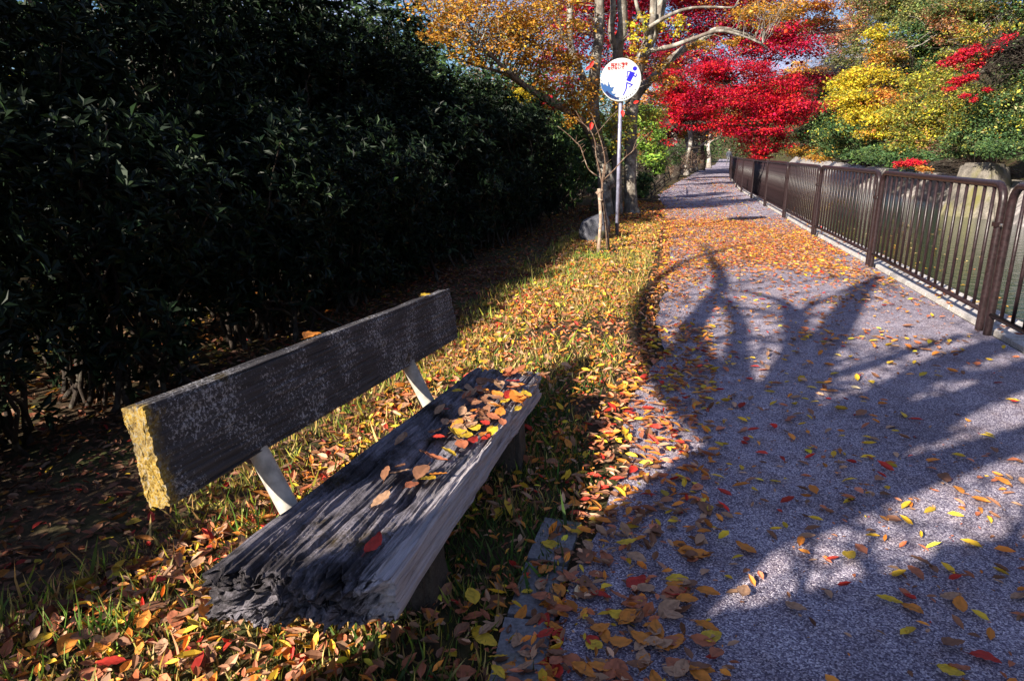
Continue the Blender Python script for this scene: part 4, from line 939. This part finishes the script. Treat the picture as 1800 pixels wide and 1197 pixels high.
Fd = [tuple(range(64))] + [(r_ * 64 + i, (r_ + 1) * 64 + i, (r_ + 1) * 64 + (i + 1) % 64, r_ * 64 + (i + 1) % 64) for r_ in range(3) for i in range(64)] + [tuple(range(255, 191, -1))]
disc_me.add(Vd, Fd)
disc = disc_me.build('disc', M['signwhite'], sign)
disc.data.materials.append(M['signback'])
for p_ in disc.data.polygons:
    if p_.index > 64: p_.material_index = 1
FY = loc.y - .0145
def E(x, y): return ((x - 611) / 397 * RAD + loc.x, FY, (595 - y) / 430 * RAD + loc.z)
def sheet(name, polys, mat, dy=0.0, parent=None):
    mb = MB()
    for pl in polys:
        V = [Vector(E(x, y)) - Vector((0, dy, 0)) for x, y in pl]; n = len(V)
        Vb = [v + Vector((0, .0015, 0)) for v in V]
        mb.add([tuple(v) for v in V + Vb], [tuple(range(n)), tuple(range(2 * n - 1, n - 1, -1))] + [(i, i + n, (i + 1) % n + n, (i + 1) % n) for i in range(n)])
    return mb.build(name, mat, parent or disc)
def seg(x0, y0, x1, y1, w):
    dx, dy = x1 - x0, y1 - y0; l = math.hypot(dx, dy); nx, ny = -dy / l * w / 2, dx / l * w / 2
    return [(x0 + nx, y0 + ny), (x1 + nx, y1 + ny), (x1 - nx, y1 - ny), (x0 - nx, y0 - ny)]
head = [(879 + 42 * math.cos(t), 382 + 44 * math.sin(t)) for t in np.linspace(0, 2 * math.pi, 20, endpoint=False)]
sheet('running_figure', [head, [(795, 432), (888, 465), (803, 645), (720, 608)], seg(800, 438, 738, 432, 18), seg(742, 430, 732, 550, 17), seg(862, 520, 906, 545, 24), seg(904, 545, 925, 480, 18),
       seg(738, 645, 726, 780, 24), seg(728, 775, 676, 905, 20), seg(736, 655, 850, 702, 24), seg(848, 700, 775, 752, 18)], M['signblue'])
wave = [(225, 640), (262, 650), (290, 690), (305, 650), (330, 690), (365, 712), (372, 660), (365, 640), (378, 628), (390, 668), (412, 700), (408, 725), (445, 745), (470, 728), (492, 750), (470, 775), (468, 820), (440, 830), (465, 865), (505, 870), (520, 852), (524, 888), (500, 905), (545, 940), (600, 968), (585, 992), (520, 980), (440, 955), (360, 900), (295, 830), (255, 770), (232, 700)]
sheet('wave_splash', [wave, [(222, 585), (255, 598), (240, 612)]], M['signwave'], .0006)
def glyphs(txt, x, y, h, mat, name, rot=0.0, parent=None, dy=.0022, weight=0.0):
    cu = bpy.data.curves.new(name, 'FONT'); cu.body = txt; cu.size = h / 430 * RAD * 1.25; cu.extrude = .0006; cu.offset = weight
    cu.align_x = 'CENTER'; cu.align_y = 'CENTER'; cu.resolution_u = 2
    o = bpy.data.objects.new(name, cu); COL.objects.link(o)
    bpy.context.view_layer.update()
    me = bpy.data.meshes.new_from_object(o.evaluated_get(bpy.context.evaluated_depsgraph_get()))
    bpy.data.objects.remove(o)
    p = E(x, y); Mx = Matrix.Translation((p[0], p[1] - dy, p[2])) @ Matrix.Rotation(R(90), 4, 'X') @ Matrix.Rotation(rot, 4, 'Z')
    me.transform(Mx); me.name = name; me.materials.clear()
    return me
def join_text(items, mat, name):
    bm = bmesh.new()
    for a in items: 
        me = glyphs(*a[:4], mat, name, *a[4:]); bm.from_mesh(me); bpy.data.meshes.remove(me)
    me = bpy.data.meshes.new(name); bm.to_mesh(me); bm.free(); return link_mesh(name, me, mat, disc)
join_text([('疏水に物を', 580, 292, 58, R(1), None, .0022, .0017), ('なげないで', 512, 362, 58, R(1), None, .0022, .0017)], M['signred'], 'lettering')
arcchars = '琵琶湖疏水路'; items = []
for k, ch in enumerate(arcchars):
    a = R(222 + k * 8.6); items.append((ch, 611 + 397 * .885 * math.cos(a), 595 - 430 * .885 * math.sin(a), 50, a + R(90), None, .0030, .0020))
join_text(items, M['signnavy'], 'lettering')
items = []
for k, ch in enumerate('ジョギングコース'):
    a = R(277 + k * 7.2); items.append((ch, 611 + 397 * .885 * math.cos(a), 595 - 430 * .885 * math.sin(a), 32, a + R(90), None, .0030, .0004))
join_text(items, M['signnavy'], 'lettering')

# ------------------------------------------------------------------ rock, sapling, stakes
g = gr(1047, 428)
bm = bmesh.new(); bmesh.ops.create_icosphere(bm, subdivisions=4, radius=1)
for v in bm.verts:
    p = v.co; k = 1 + .5 * (float(fbm(p.x * 1.6 + 4, p.y * 1.6, p.z * 1.6, 2, 4)) - .5); q = p * k
    q.z = min(q.z, .55 + .25 * p.x); v.co = Vector((q.x * .24 + .05 * q.z, q.y * .22, q.z * .42 + .13))
me = bpy.data.meshes.new('rock'); bm.to_mesh(me); bm.free(); me.polygons.foreach_set('use_smooth', np.ones(len(me.polygons), bool))
o = link_mesh('rock', me, M['rock']); o.location = (g[0] + .02, g[1] + .35, float(ground_z(g[0], g[1])) + .04)
tag(o, 'rounded blue-grey rock on the verge behind the staked sapling', 'rock')
YS = 10.0
sap = empty('sapling', tuple(at(1066, 440, YS))); off = np.array(sap.location)
tag(sap, 'thin bare sapling with a few red leaves tied to stakes before the sign', 'sapling')
mb = MB()
def px_tube(mb, pts, off, Y=YS, sides=7, thin=.62):
    Q = smooth_path([list(at(p[0], p[1], Y + (p[3] if len(p) > 3 else 0))) + [pxm(p[2], Y)] for p in pts], 4)
    mb.tube(Q[:, :3] - off, Q[:, 3] * thin, sides, True)
px_tube(mb, [(1068, 442, 3.2), (1064, 400, 3), (1060, 365, 3), (1058, 340, 3), (1060, 310, 2.6), (1062, 290, 2)], off)
px_tube(mb, [(1060, 340, 2.4), (1056, 310, 2.2), (1048, 275, 1.8), (1046, 250, 1.6), (1038, 230, 1.4), (1024, 216, 1.2), (1012, 195, .8)], off)
px_tube(mb, [(1050, 310, 2.0), (1035, 298, 1.6), (1027, 278, 1.5), (1020, 258, 1.4), (1012, 250, 1.3), (1000, 238, 1.1), (980, 222, .8)], off)
px_tube(mb, [(1061, 318, 2.2), (1064, 290, 1.8), (1060, 262, 1.6), (1052, 235, 1.4), (1046, 218, 1.1), (1040, 200, .7)], off)
px_tube(mb, [(1062, 316, 2.0), (1080, 298, 1.6), (1098, 278, 1.5), (1112, 266, 1.2), (1128, 246, 1), (1144, 232, .7)], off)
px_tube(mb, [(1112, 266, 1.0), (1120, 245, .8), (1132, 235, .6)], off)
px_tube(mb, [(1046, 238, 1.1), (1060, 222, .9), (1075, 205, .7), (1088, 192, .6)], off)
px_tube(mb, [(1036, 232, 1.2), (1030, 222, 1.1), (1014, 210, .9), (1010, 205, .6)], off)
for (u, v, du, dv) in ((1014, 252, 14, -8), (1016, 258, 10, -6), (1020, 262, 8, -7), (1024, 270, 6, -8), (1027, 282, -5, 4), (1012, 250, 2, -12), (1063, 290, 12, -10), (1059, 262, 8, -3), (1050, 255, 10, 3), (1100, 278, 2, -12), (1058, 270, 9, -8), (1047, 262, -6, -4)):
    px_tube(mb, [(u, v, .9), (u + du * .5, v + dv * .5, .7), (u + du, v + dv, .4)], off, YS, 4)
mb.build('stem', M['bark_twig'], sap, True)
for (u, v, ln, ang) in ((1094, 200, .10, -80), (1039, 222, .11, -95), (1118, 180, .08, 20), (1040, 58 + 55, .10, 60), (1034, 120, .09, 40)):
    p = at(u, v, YS) - off; D = np.array([[math.cos(R(ang)), -.1, math.sin(R(ang))]]); p = p + -D[0] * ln / 2
    V, T_, C = leaf_arrays(np.array([p]), D, np.array([[.1, -1, .2]]), ln, ln * .6, np.array([[.70, .03, .02]]), 'full', np.array([.15])); mesh_np('leaf', V, T_, M['litter'], sap, C)
for k, (pts, lab) in enumerate([([(1051, 446, 3.6, -.12), (1056, 390, 3.4, -.05), (1053, 332, 3.6, 0)], 'taller wooden stake tied to the sapling, knotted at its top'), ([(1052, 448, 3.4, -.25), (1055, 400, 3.2, -.22)], 'short pale stake stub at the foot of the sapling'), ([(1071, 440, 2.4, .1), (1066, 390, 2.2, .08), (1061, 350, 2.2, .05)], 'thin dark stake on the right of the sapling')]):
    b = at(pts[0][0], pts[0][1], YS + pts[0][3]); o_ = np.array(b); mb = MB(); px_tube(mb, pts, o_, YS, 9, .85)
    if k == 0:
        t0 = at(1053, 338, YS) - o_; mb.tube([t0 + np.array([-.03, 0, -.03]), t0 + np.array([.03, 0, .03])], .035, 8)
        for vv in (352, 395):
            t0 = at(1056, vv, YS - .02) - o_; mb.tube([t0 - np.array([0, 0, .008]), t0 + np.array([0, 0, .008])], .036, 10)
    o = mb.build('stake', M['bamboo'], None, True); o.location = tuple(b); tag(o, lab, 'stake', 'stakes at the sapling')

# ------------------------------------------------------------------ grass on the verge (stuff)
def grass(n, fx0, fx1, y0, y1, hgt, pal_, seed, name, patch=.48, pw=1.0):
    r_ = np.random.default_rng(seed)
    y = y0 + (y1 - y0) * r_.uniform(0, 1, n) ** pw; t = r_.uniform(0, 1, n)
    x = fx0(y) * (1 - t) + fx1(y) * t
    keep = fbm(x * 2.3, y * 2.3, 0, seed, 3) > patch; x, y = x[keep], y[keep]; n = len(x)
    z = ground_z(x, y) - .005
    D = np.stack([r_.normal(0, .45, n), r_.normal(0, .45, n), np.ones(n)], -1)
    Nn = np.stack([r_.normal(0, 1, n), r_.normal(0, 1, n), r_.normal(0, .1, n)], -1)
    L = hgt * np.exp(r_.normal(0, .4, n)); 
    V, T_, C = leaf_arrays(np.stack([x, y, z], -1), D, nrm(Nn), L, L * .07 + .0022, pal(n, *pal_, .3), 'blade')
    o = mesh_np(name, V, T_, M['grass'], None, C); tag(o, kind='stuff'); return o
GR = ([(.20, .24, .03), (.30, .28, .04), (.10, .17, .03), (.52, .38, .12), (.42, .26, .09)], [2.4, 2.6, 1.6, 3.6, 2.6])
grass(46000, lambda y: Cx(y) - .35, lambda y: Lx(y) - .1, 1.0, 14, .045, GR, 31, 'grass', .40, 1.2)
grass(9000, lambda y: Cx(y) - .5, lambda y: Cx(y) + .25, 1.0, 12, .055, GR, 33, 'grass', .42, 1.3)
grass(5000, lambda y: Lx(y) - .5, lambda y: Lx(y) + .05, 1.0, 4, .05, ([(.05, .10, .02), (.09, .14, .03), (.15, .14, .06)], [3, 2, 1]), 35, 'grass', .40)
# (leaf cover below)
# longer tufts at the sapling foot and bottom left
def tuft_field(cs, name):
    Ps = []; 
    for (x, y, r, n) in cs: Ps.append(np.stack([x + rng.normal(0, r, n), y + rng.normal(0, r, n)], -1))
    P = np.concatenate(Ps); n = len(P); z = ground_z(P[:, 0], P[:, 1]) - .01
    D = np.stack([rng.normal(0, .35, n), rng.normal(0, .35, n), np.ones(n)], -1); L = .11 * np.exp(rng.normal(0, .35, n))
    V, T_, C = leaf_arrays(np.column_stack([P, z]), D, nrm(rng.normal(0, 1, (n, 3)) * np.array([1, 1, .1])), L, .006, pal(n, [(.10, .22, .03), (.18, .30, .05), (.30, .32, .08)], None, .25), 'blade')
    tag(mesh_np(name, V, T_, M['grass'], None, C), kind='stuff')
a1 = gr(1040, 455); a2 = gr(1010, 480); a3 = gr(160, 1120); a4 = gr(240, 1080); a5 = gr(440, 930); a6 = gr(1050, 395); a7 = gr(880, 560)
tuft_field([(a1[0], a1[1], .16, 260), (a2[0], a2[1], .15, 120), (a3[0], a3[1], .05, 70), (a4[0], a4[1], .07, 50), (a5[0], a5[1], .08, 50), (a6[0], a6[1], .2, 150), (a7[0], a7[1], .12, 60), (a7[0] + .5, a7[1] + 1.2, .2, 120)], 'grass')

# ------------------------------------------------------------------ fallen leaves
LC = {'orange': [(.62, .20, .03), (.70, .28, .05)], 'yellow': [(.75, .44, .03), (.68, .48, .05)], 'red': [(.52, .03, .02), (.45, .05, .03)], 'brown': [(.22, .10, .05), (.30, .14, .08)],
      'tan': [(.50, .30, .18), (.42, .24, .14)], 'russet': [(.42, .13, .05), (.50, .18, .10)]}
names_ = list(LC)
def scatter(n, fx0, fx1, y0, y1, wts, size, pw=1.0, dens=None, zlift=.01, zf=None, tilt=.28):
    y = y0 + (y1 - y0) * rng.uniform(0, 1, n) ** pw; t = rng.uniform(0, 1, n); x = fx0(y) * (1 - t) + fx1(y) * t
    if dens is not None:
        k = rng.uniform(0, 1, n) < dens(x, y); x, y = x[k], y[k]; n = len(x)
    z = (zf(x, y) if zf else ground_z(x, y)) + zlift * rng.uniform(.3, 1.6, n)
    ci = rng.choice(len(names_), n, p=np.array(wts) / np.sum(wts))
    return dict(x=x, y=y, z=z, c=ci, s=size * np.exp(rng.normal(0, .28, n)), yaw=rng.uniform(0, 2 * math.pi, n), tx=rng.normal(0, tilt, n), ty=rng.normal(0, tilt, n), curl=np.clip(rng.normal(.2, .38, n), -.5, 1.2))
z0f = lambda x, y: np.full_like(x, .006)
def clump(x, y): return np.clip((fbm(x * 1.1, y * .8, 0, 17, 3) - .3) * 2.2, .12, 1)
W_orange = [4, 2.2, .9, 3.2, 3.4, 4]; W_dark = [2, 1, .8, 5, 3, 3.5]; W_near = [3, 4, 1.2, 2.5, 2, 2.5]
S = [
 ('path', scatter(1500, Lx, Rx, 1.1, 5.2, W_near, .060, .9, lambda x, y: clump(x, y) * np.where(x < Lx(y) + .7, 1, .8), zf=z0f, tilt=.16)),
 ('path', scatter(600, Lx, Rx, 1.2, 3.0, W_dark, .038, 1, clump, zf=z0f, tilt=.12)),
 ('path edge', scatter(1100, lambda y: Lx(y) - .05, lambda y: Lx(y) + .55, 1.1, 5.5, [4, 2, 1, 4, 3, 4], .060, 1, None, zf=z0f, tilt=.22)),
 ('path', scatter(5200, Lx, Rx, 5.0, 9.5, W_orange, .050, 1, lambda x, y: clump(x, y) * np.interp(y, [5, 9], [.45, 1]) * np.interp((x - Lx(y)) / 3, [0, .5, 1], [1, .6, .6]), zf=z0f, tilt=.14)),
 ('path', scatter(30000, Lx, Rx, 6.3, 15.8, W_orange, .048, 1, lambda x, y: np.clip(clump(x, y) * 1.3, 0.3, 1) * np.clip((y - 6.3 + 2.2 * (fbm(x * .9, y * .6, 0, 61, 3) - .5)) / 3.2, .03, 1) ** 1.4 * np.clip((15.8 - y) / 1.5, 0, 1), zf=z0f, tilt=.16)),
 ('path', scatter(9000, Lx, lambda y: Lx(y) + 2.6, 8.0, 20, W_orange, .048, 1, lambda x, y: np.clip(1.25 - (x - Lx(y)) / 2.2 + 1.2 * (fbm(x * 1.3, y * .8, 0, 71, 3) - .5), 0, 1) * np.clip((y - 8) / 1.5, 0, 1) * np.clip((20 - y) / 3, 0, 1), zf=z0f, tilt=.16)),
 ('path', scatter(5500, Lx, Rx, 15, 40, W_orange, .075, 1, lambda x, y: clump(x, y) * np.where((x > Rx(y) - 1.0) | (x < Lx(y) + .3), 1, .35), zf=z0f, tilt=.14)),
 ('verge', scatter(13500, lambda y: Cx(y) - .15, lambda y: Lx(y) + .1, 1.0, 7, W_orange, .045, 1, lambda x, y: np.clip(clump(x + 9, y) * 1.35, .25, 1), .034, tilt=.42)),
 ('verge', scatter(15000, lambda y: Cx(y) - .15, lambda y: Lx(y) + .1, 7, 20, W_orange, .055, 1, lambda x, y: np.clip(clump(x + 9, y) * 1.3, .25, 1), .025, tilt=.35)),
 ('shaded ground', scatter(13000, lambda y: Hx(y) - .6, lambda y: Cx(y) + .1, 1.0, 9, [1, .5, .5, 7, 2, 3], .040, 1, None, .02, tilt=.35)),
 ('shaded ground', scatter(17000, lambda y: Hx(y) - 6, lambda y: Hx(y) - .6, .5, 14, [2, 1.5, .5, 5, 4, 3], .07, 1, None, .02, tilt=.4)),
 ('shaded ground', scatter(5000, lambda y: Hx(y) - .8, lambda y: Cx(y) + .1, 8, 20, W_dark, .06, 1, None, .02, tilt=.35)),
 ('path', scatter(3500, Lx, Rx, 1.2, 9, [1, .4, .3, 5, 2, 3], .014, 1, clump, zf=z0f, tilt=.2)),
 ('verge', scatter(6000, lambda y: Cx(y) - .15, lambda y: Lx(y) + .35, 1.0, 8, [2, 1, .5, 5, 4, 4], .02, 1, None, .03, tilt=.5)),
 ('kerb', scatter(420, lambda y: Rx(y) + .07, lambda y: Rx(y) + .40, 3, 22, W_orange, .055, 1, None, .008, zf=lambda x, y: np.full_like(x, .034), tilt=.12)),
]
# bright sunlit heap bottom left and beside the bench
P_all = {k: np.concatenate([s_[k] for _, s_ in S]) for k in ('x', 'y', 'z', 'c', 's', 'yaw', 'tx', 'ty', 'curl')}
P_all['s'] = np.minimum(P_all['s'], .074)
zone = np.concatenate([[nm] * len(s_['x']) for nm, s_ in S])
big = rng.uniform(0, 1, len(zone)) < .07; P_all['s'][big & (P_all['y'] < 6)] *= 1.22
# seen size decides which are single objects
dep = P_all['y'] * math.cos(PITCH) + (CAMZ - P_all['z']) * math.sin(PITCH)
uu = 900 + P_all['x'] / dep * F; vv = 598.5 + ((CAMZ - P_all['z']) * math.cos(PITCH) - P_all['y'] * math.sin(PITCH)) / dep * F
infr = (uu > 5) & (uu < 1795) & (vv < 1195)
bc, bs = math.cos(BANG), math.sin(BANG)
lx = (P_all['x'] + .329) * bc - (P_all['y'] - 1.39) * bs; ly = (P_all['x'] + .329) * bs + (P_all['y'] - 1.39) * bc
under = (lx < .03) & (lx > -.62) & (ly > -.1) & (ly < 2.15)
score = np.where(infr & ~under & (P_all['x'] > Cx(P_all['y']) - .05), P_all['s'] / dep, 0)
N_SINGLE = 182
single = np.zeros(len(score), bool); single[np.argsort(-score)[:N_SINGLE]] = True
def leaf_frame(d):
    cy, sy = np.cos(d['yaw']), np.sin(d['yaw'])
    D = np.stack([cy, sy, d['tx']], -1); Nn = nrm(np.stack([-d['tx'] * cy + d['ty'] * sy, -d['tx'] * sy - d['ty'] * cy, np.ones_like(cy)], -1))
    return nrm(D), Nn
colarr = np.array([LC[k] for k in names_])
def colours_for(ci):
    w = rng.uniform(0, 1, (len(ci), 1)); c = colarr[ci]
    return np.clip((c[:, 0] * w + c[:, 1] * (1 - w)) * np.exp(rng.normal(0, .28, (len(ci), 1))), 0, .9)
def bulk(mask, name, kind='full'):
    d = {k: v[mask] for k, v in P_all.items()}
    D, Nn = leaf_frame(d); P = np.stack([d['x'], d['y'], d['z']], -1) - D * d['s'][:, None] / 2
    old = np.where(d['x'] < Cx(d['y']) - .05, .38, 1.0)[:, None]        # old brown litter under the hedge, the shade there darkened into its colour
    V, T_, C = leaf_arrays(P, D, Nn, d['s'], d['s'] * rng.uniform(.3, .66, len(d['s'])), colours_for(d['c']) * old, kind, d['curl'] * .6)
    tag(mesh_np(name, V, T_, M['litter'], None, C), kind='stuff')
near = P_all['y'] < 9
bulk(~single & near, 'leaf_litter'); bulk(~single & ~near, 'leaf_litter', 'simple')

# detailed single leaves: a few shapes per colour, copied
def hero_leaf(ci, var):
    r_ = np.random.default_rng(ci * 10 + var + 5)
    nl, nw = 14, 7; t = np.linspace(0, 1, nl); wdt = np.sin(math.pi * t ** r_.uniform(.75, 1.0)) ** .8 * r_.uniform(.22, .29); wdt[0] = wdt[-1] = .002
    curl = r_.uniform(-.2, .55); fold = r_.uniform(.05, .45); bend = r_.uniform(-.12, .12)
    V = []; C = []
    c0, c1 = np.array(LC[names_[ci]][0]), np.array(LC[names_[ci]][1])
    for i_ in range(nl):
        for j_ in range(nw):
            s_ = (j_ / (nw - 1) - .5) * 2
            V.append((t[i_] - .5, s_ * wdt[i_] * (1 + .06 * math.sin(i_ * 2.3 + j_)) + bend * math.sin(t[i_] * math.pi), curl * .5 * (t[i_] - .5) ** 2 * 1.6 + fold * abs(s_) ** 1.3 * wdt[i_] + .02 * math.sin(i_ * 1.7 + j_ * 2.1)))
            k = float(fbm(t[i_] * 5, s_ * 2.5, var, ci, 3)); c = c0 * (1 - k) + c1 * k
            c = c * (.8 if j_ == 3 else 1) * (.72 if k > .62 else 1) * (.85 + .3 * float(noise3(t[i_] * 12, s_ * 5, 0, var)))
            C.append(c)
    F_ = [(i_ * nw + j_, i_ * nw + j_ + 1, (i_ + 1) * nw + j_ + 1, (i_ + 1) * nw + j_) for i_ in range(nl - 1) for j_ in range(nw - 1)]
    # stalk
    b = len(V)
    for (x, w) in ((-.5, .012), (-.62, .009), (-.72, .007)):
        for s_ in (-1, 1): V.append((x, s_ * w, .015 + curl * .2)); C.append(c0 * .6)
    F_ += [(b, b + 1, b + 3, b + 2), (b + 2, b + 3, b + 5, b + 4)]
    return np.array(V), np.array(F_), np.clip(np.array(C), 0, .9)
hero = {}
def place_leaf(x, y, z, ci, s_, yaw, tx, ty, place, grp, var=None):
    var = rng.integers(0, 5) if var is None else var; key = (int(ci), int(var))
    if key not in hero:
        V, F_, C = hero_leaf(*key); o = mesh_np('fallen_leaf', V, F_, M['litter'], None, C, smooth=True); hero[key] = o; first = True
    else:
        o = hero[key].copy(); COL.objects.link(o)
    o.location = (x, y, z); o.rotation_euler = (ty, tx, yaw); o.scale = (s_, s_ * rng.uniform(.85, 1.25), s_)
    nm = {'tan': 'pinkish tan'}.get(names_[int(ci)], names_[int(ci)])
    tag(o, f'{nm} fallen leaf {place}', 'leaf', f'{grp}'); return o
for i_ in np.where(single)[0]:
    d = P_all; zn = zone[i_]; X_, Y_ = d['x'][i_], d['y'][i_]
    pl_ = {'path': 'lying on the gravel path', 'path edge': 'lying among others where verge and gravel meet', 'verge': 'lying in the grass of the verge', 'shaded ground': 'lying on the shaded ground left of the bench', 'kerb': 'lying on the pale kerb'}[zn]
    place_leaf(X_, Y_, d['z'][i_] + .006, d['c'][i_], d['s'][i_] * 1.05, d['yaw'][i_], d['tx'][i_] * .7, d['ty'][i_] * .7, pl_, 'fallen leaves near the bench and on the path')
# leaves on the seat and two on the backrest
def bench_world(lx_, ly_, lz_):
    return bench.matrix_basis @ Vector((lx_, ly_, lz_))
bench.matrix_basis  # basis from location/rotation
def seat_leaf(s_w, t_l, ci, size, place='resting on the bench seat', z=SEAT_Z + .017, **k):
    p = bench_world(-s_w, t_l, z)
    place_leaf(p.x, p.y, p.z, ci, size, rng.uniform(0, 6.28), rng.normal(0, .22), rng.normal(0, .22), place, 'fallen leaves on the bench', **k)
ix = names_.index
fixed = [(.10, .18, 'red', .085), (.2, .42, 'tan', .09), (.23, .62, 'tan', .075), (.25, .66, 'brown', .06), (.12, .60, 'yellow', .085), (.10, .64, 'orange', .06), (.27, .60, 'brown', .07), (.14, .84, 'yellow', .075), (.22, .80, 'brown', .055), (.12, .92, 'russet', .075),
         (.10, .98, 'red', .07), (.07, 1.04, 'orange', .06), (.16, 1.04, 'yellow', .085), (.19, 1.02, 'yellow', .08), (.10, 1.30, 'orange', .085), (.13, 1.38, 'orange', .075), (.08, 1.52, 'orange', .11), (.06, 1.50, 'orange', .09), (.05, 1.58, 'yellow', .095), (.13, 1.55, 'red', .08), (.03, 1.38, 'yellow', .06), (.16, 1.30, 'brown', .09)]
for s_w, t_l, cn, sz in fixed: seat_leaf(s_w, t_l, ix(cn), sz)
for k in range(92):
    seat_leaf(np.clip(rng.normal(.2, .085), .05, .37), np.clip(rng.normal(1.42, .36), .3, 1.93), rng.choice(len(names_), p=np.array([1.2, .5, 1.2, 5, 3, 2]) / 12.9), .06 * math.exp(rng.normal(0, .25)))
p_ = bench_world(-.655, .82, .795); place_leaf(p_.x, p_.y, p_.z, ix('orange'), .10, R(70), .05, .1, 'lying on top of the bench backrest', 'fallen leaves on the bench')
p_ = bench_world(-.655, 1.86, .792); place_leaf(p_.x, p_.y, p_.z, ix('yellow'), .08, R(60), .05, .1, 'lying on the far end of the bench backrest', 'fallen leaves on the bench')
# floating leaves on the canal
n = 520; y = rng.uniform(3, 40, n); t = rng.uniform(.02, .6, n); x = Rx(y) + .5 + (Wx(y) - Rx(y)) * t
keep = fbm(x * .7, y * .35, 0, 44, 2) > .45; x, y = x[keep], y[keep]; n = len(x)
D = np.stack([rng.normal(0, 1, n), rng.normal(0, 1, n), np.zeros(n)], -1)
V, T_, C = leaf_arrays(np.stack([x, y, np.full(n, WATER_Z + .006)], -1), D, np.tile([[0, 0, 1.0]], (n, 1)), .075, .045, pal(n, [(.6, .35, .05), (.5, .2, .05), (.6, .45, .2)], None, .2), 'simple')
tag(mesh_np('floating_leaves', V, T_, M['litter'], None, C), kind='stuff')

# ------------------------------------------------------------------ distant walker on the path
YP = 74.0
pf = np.array([23.2 - .3, YP, 0.0]); pf[0] = at(1280, 289, YP)[0]
person = empty('person', tuple(pf), (0, 0, R(8))); tag(person, 'distant person in a dark coat walking on the path near its vanishing point', 'person')
def skin(name, verts, edges, mat, parent, sub=2):
    me = bpy.data.meshes.new(name); me.from_pydata([v[:3] for v in verts], edges, []); o = bpy.data.objects.new(name, me); COL.objects.link(o)
    md = o.modifiers.new('skin', 'SKIN'); sb = o.modifiers.new('sub', 'SUBSURF'); sb.levels = sub; sb.render_levels = sub
    for i_, v in enumerate(verts): me.skin_vertices[0].data[i_].radius = (v[3], v[4] if len(v) > 4 else v[3])
    me.skin_vertices[0].data[0].use_root = True
    me2 = bpy.data.meshes.new_from_object(o.evaluated_get(bpy.context.evaluated_depsgraph_get())) if not bpy.context.view_layer.update() else None
    bpy.data.objects.remove(o); me2.materials.clear(); me2.name = name
    me2.polygons.foreach_set('use_smooth', np.ones(len(me2.polygons), bool))
    o2 = link_mesh(name, me2, mat, parent); return o2
sv = [(0, 0, .90, .14, .10), (0, 0, 1.12, .13, .095), (0, 0, 1.33, .16, .10), (0, 0, 1.44, .055), (0, -.01, 1.50, .06), (0, -.01, 1.58, .085, .095), (0, -.01, 1.67, .05),
      (.19, 0, 1.36, .055), (.24, .04, 1.12, .045), (.22, -.10, .90, .036), (.22, -.14, .82, .03), (-.19, 0, 1.36, .055), (-.24, -.02, 1.12, .045), (-.23, .08, .88, .036), (-.23, .08, .80, .03),
      (.09, -.02, .82, .09), (.10, -.16, .48, .062), (.10, -.20, .08, .042), (.10, -.32, .04, .036), (-.09, .02, .82, .09), (-.10, .06, .48, .062), (-.10, .24, .12, .042), (-.10, .14, .04, .036)]
skin('body', sv, [(0, 1), (1, 2), (2, 3), (3, 4), (4, 5), (5, 6), (2, 7), (7, 8), (8, 9), (9, 10), (2, 11), (11, 12), (12, 13), (13, 14), (0, 15), (15, 16), (16, 17), (17, 18), (0, 19), (19, 20), (20, 21), (21, 22)], M['trouser'], person)
skin('coat', [(0, 0, .80, .19, .14), (0, 0, 1.05, .165, .12), (0, 0, 1.32, .19, .12), (0, 0, 1.42, .08), (.20, 0, 1.35, .07), (.25, .04, 1.12, .06), (.23, -.09, .93, .05), (-.20, 0, 1.35, .07), (-.25, -.02, 1.12, .06), (-.24, .07, .92, .05)], [(0, 1), (1, 2), (2, 3), (2, 4), (4, 5), (5, 6), (2, 7), (7, 8), (8, 9)], M['coat'], person)
skin('head', [(0, -.012, 1.53, .075, .085), (0, -.012, 1.60, .088, .10), (0, -.01, 1.66, .06, .07)], [(0, 1), (1, 2)], M['skin'], person)
skin('hair', [(0, .02, 1.60, .09, .10), (0, .01, 1.68, .08, .09)], [(0, 1)], M['hair'], person)
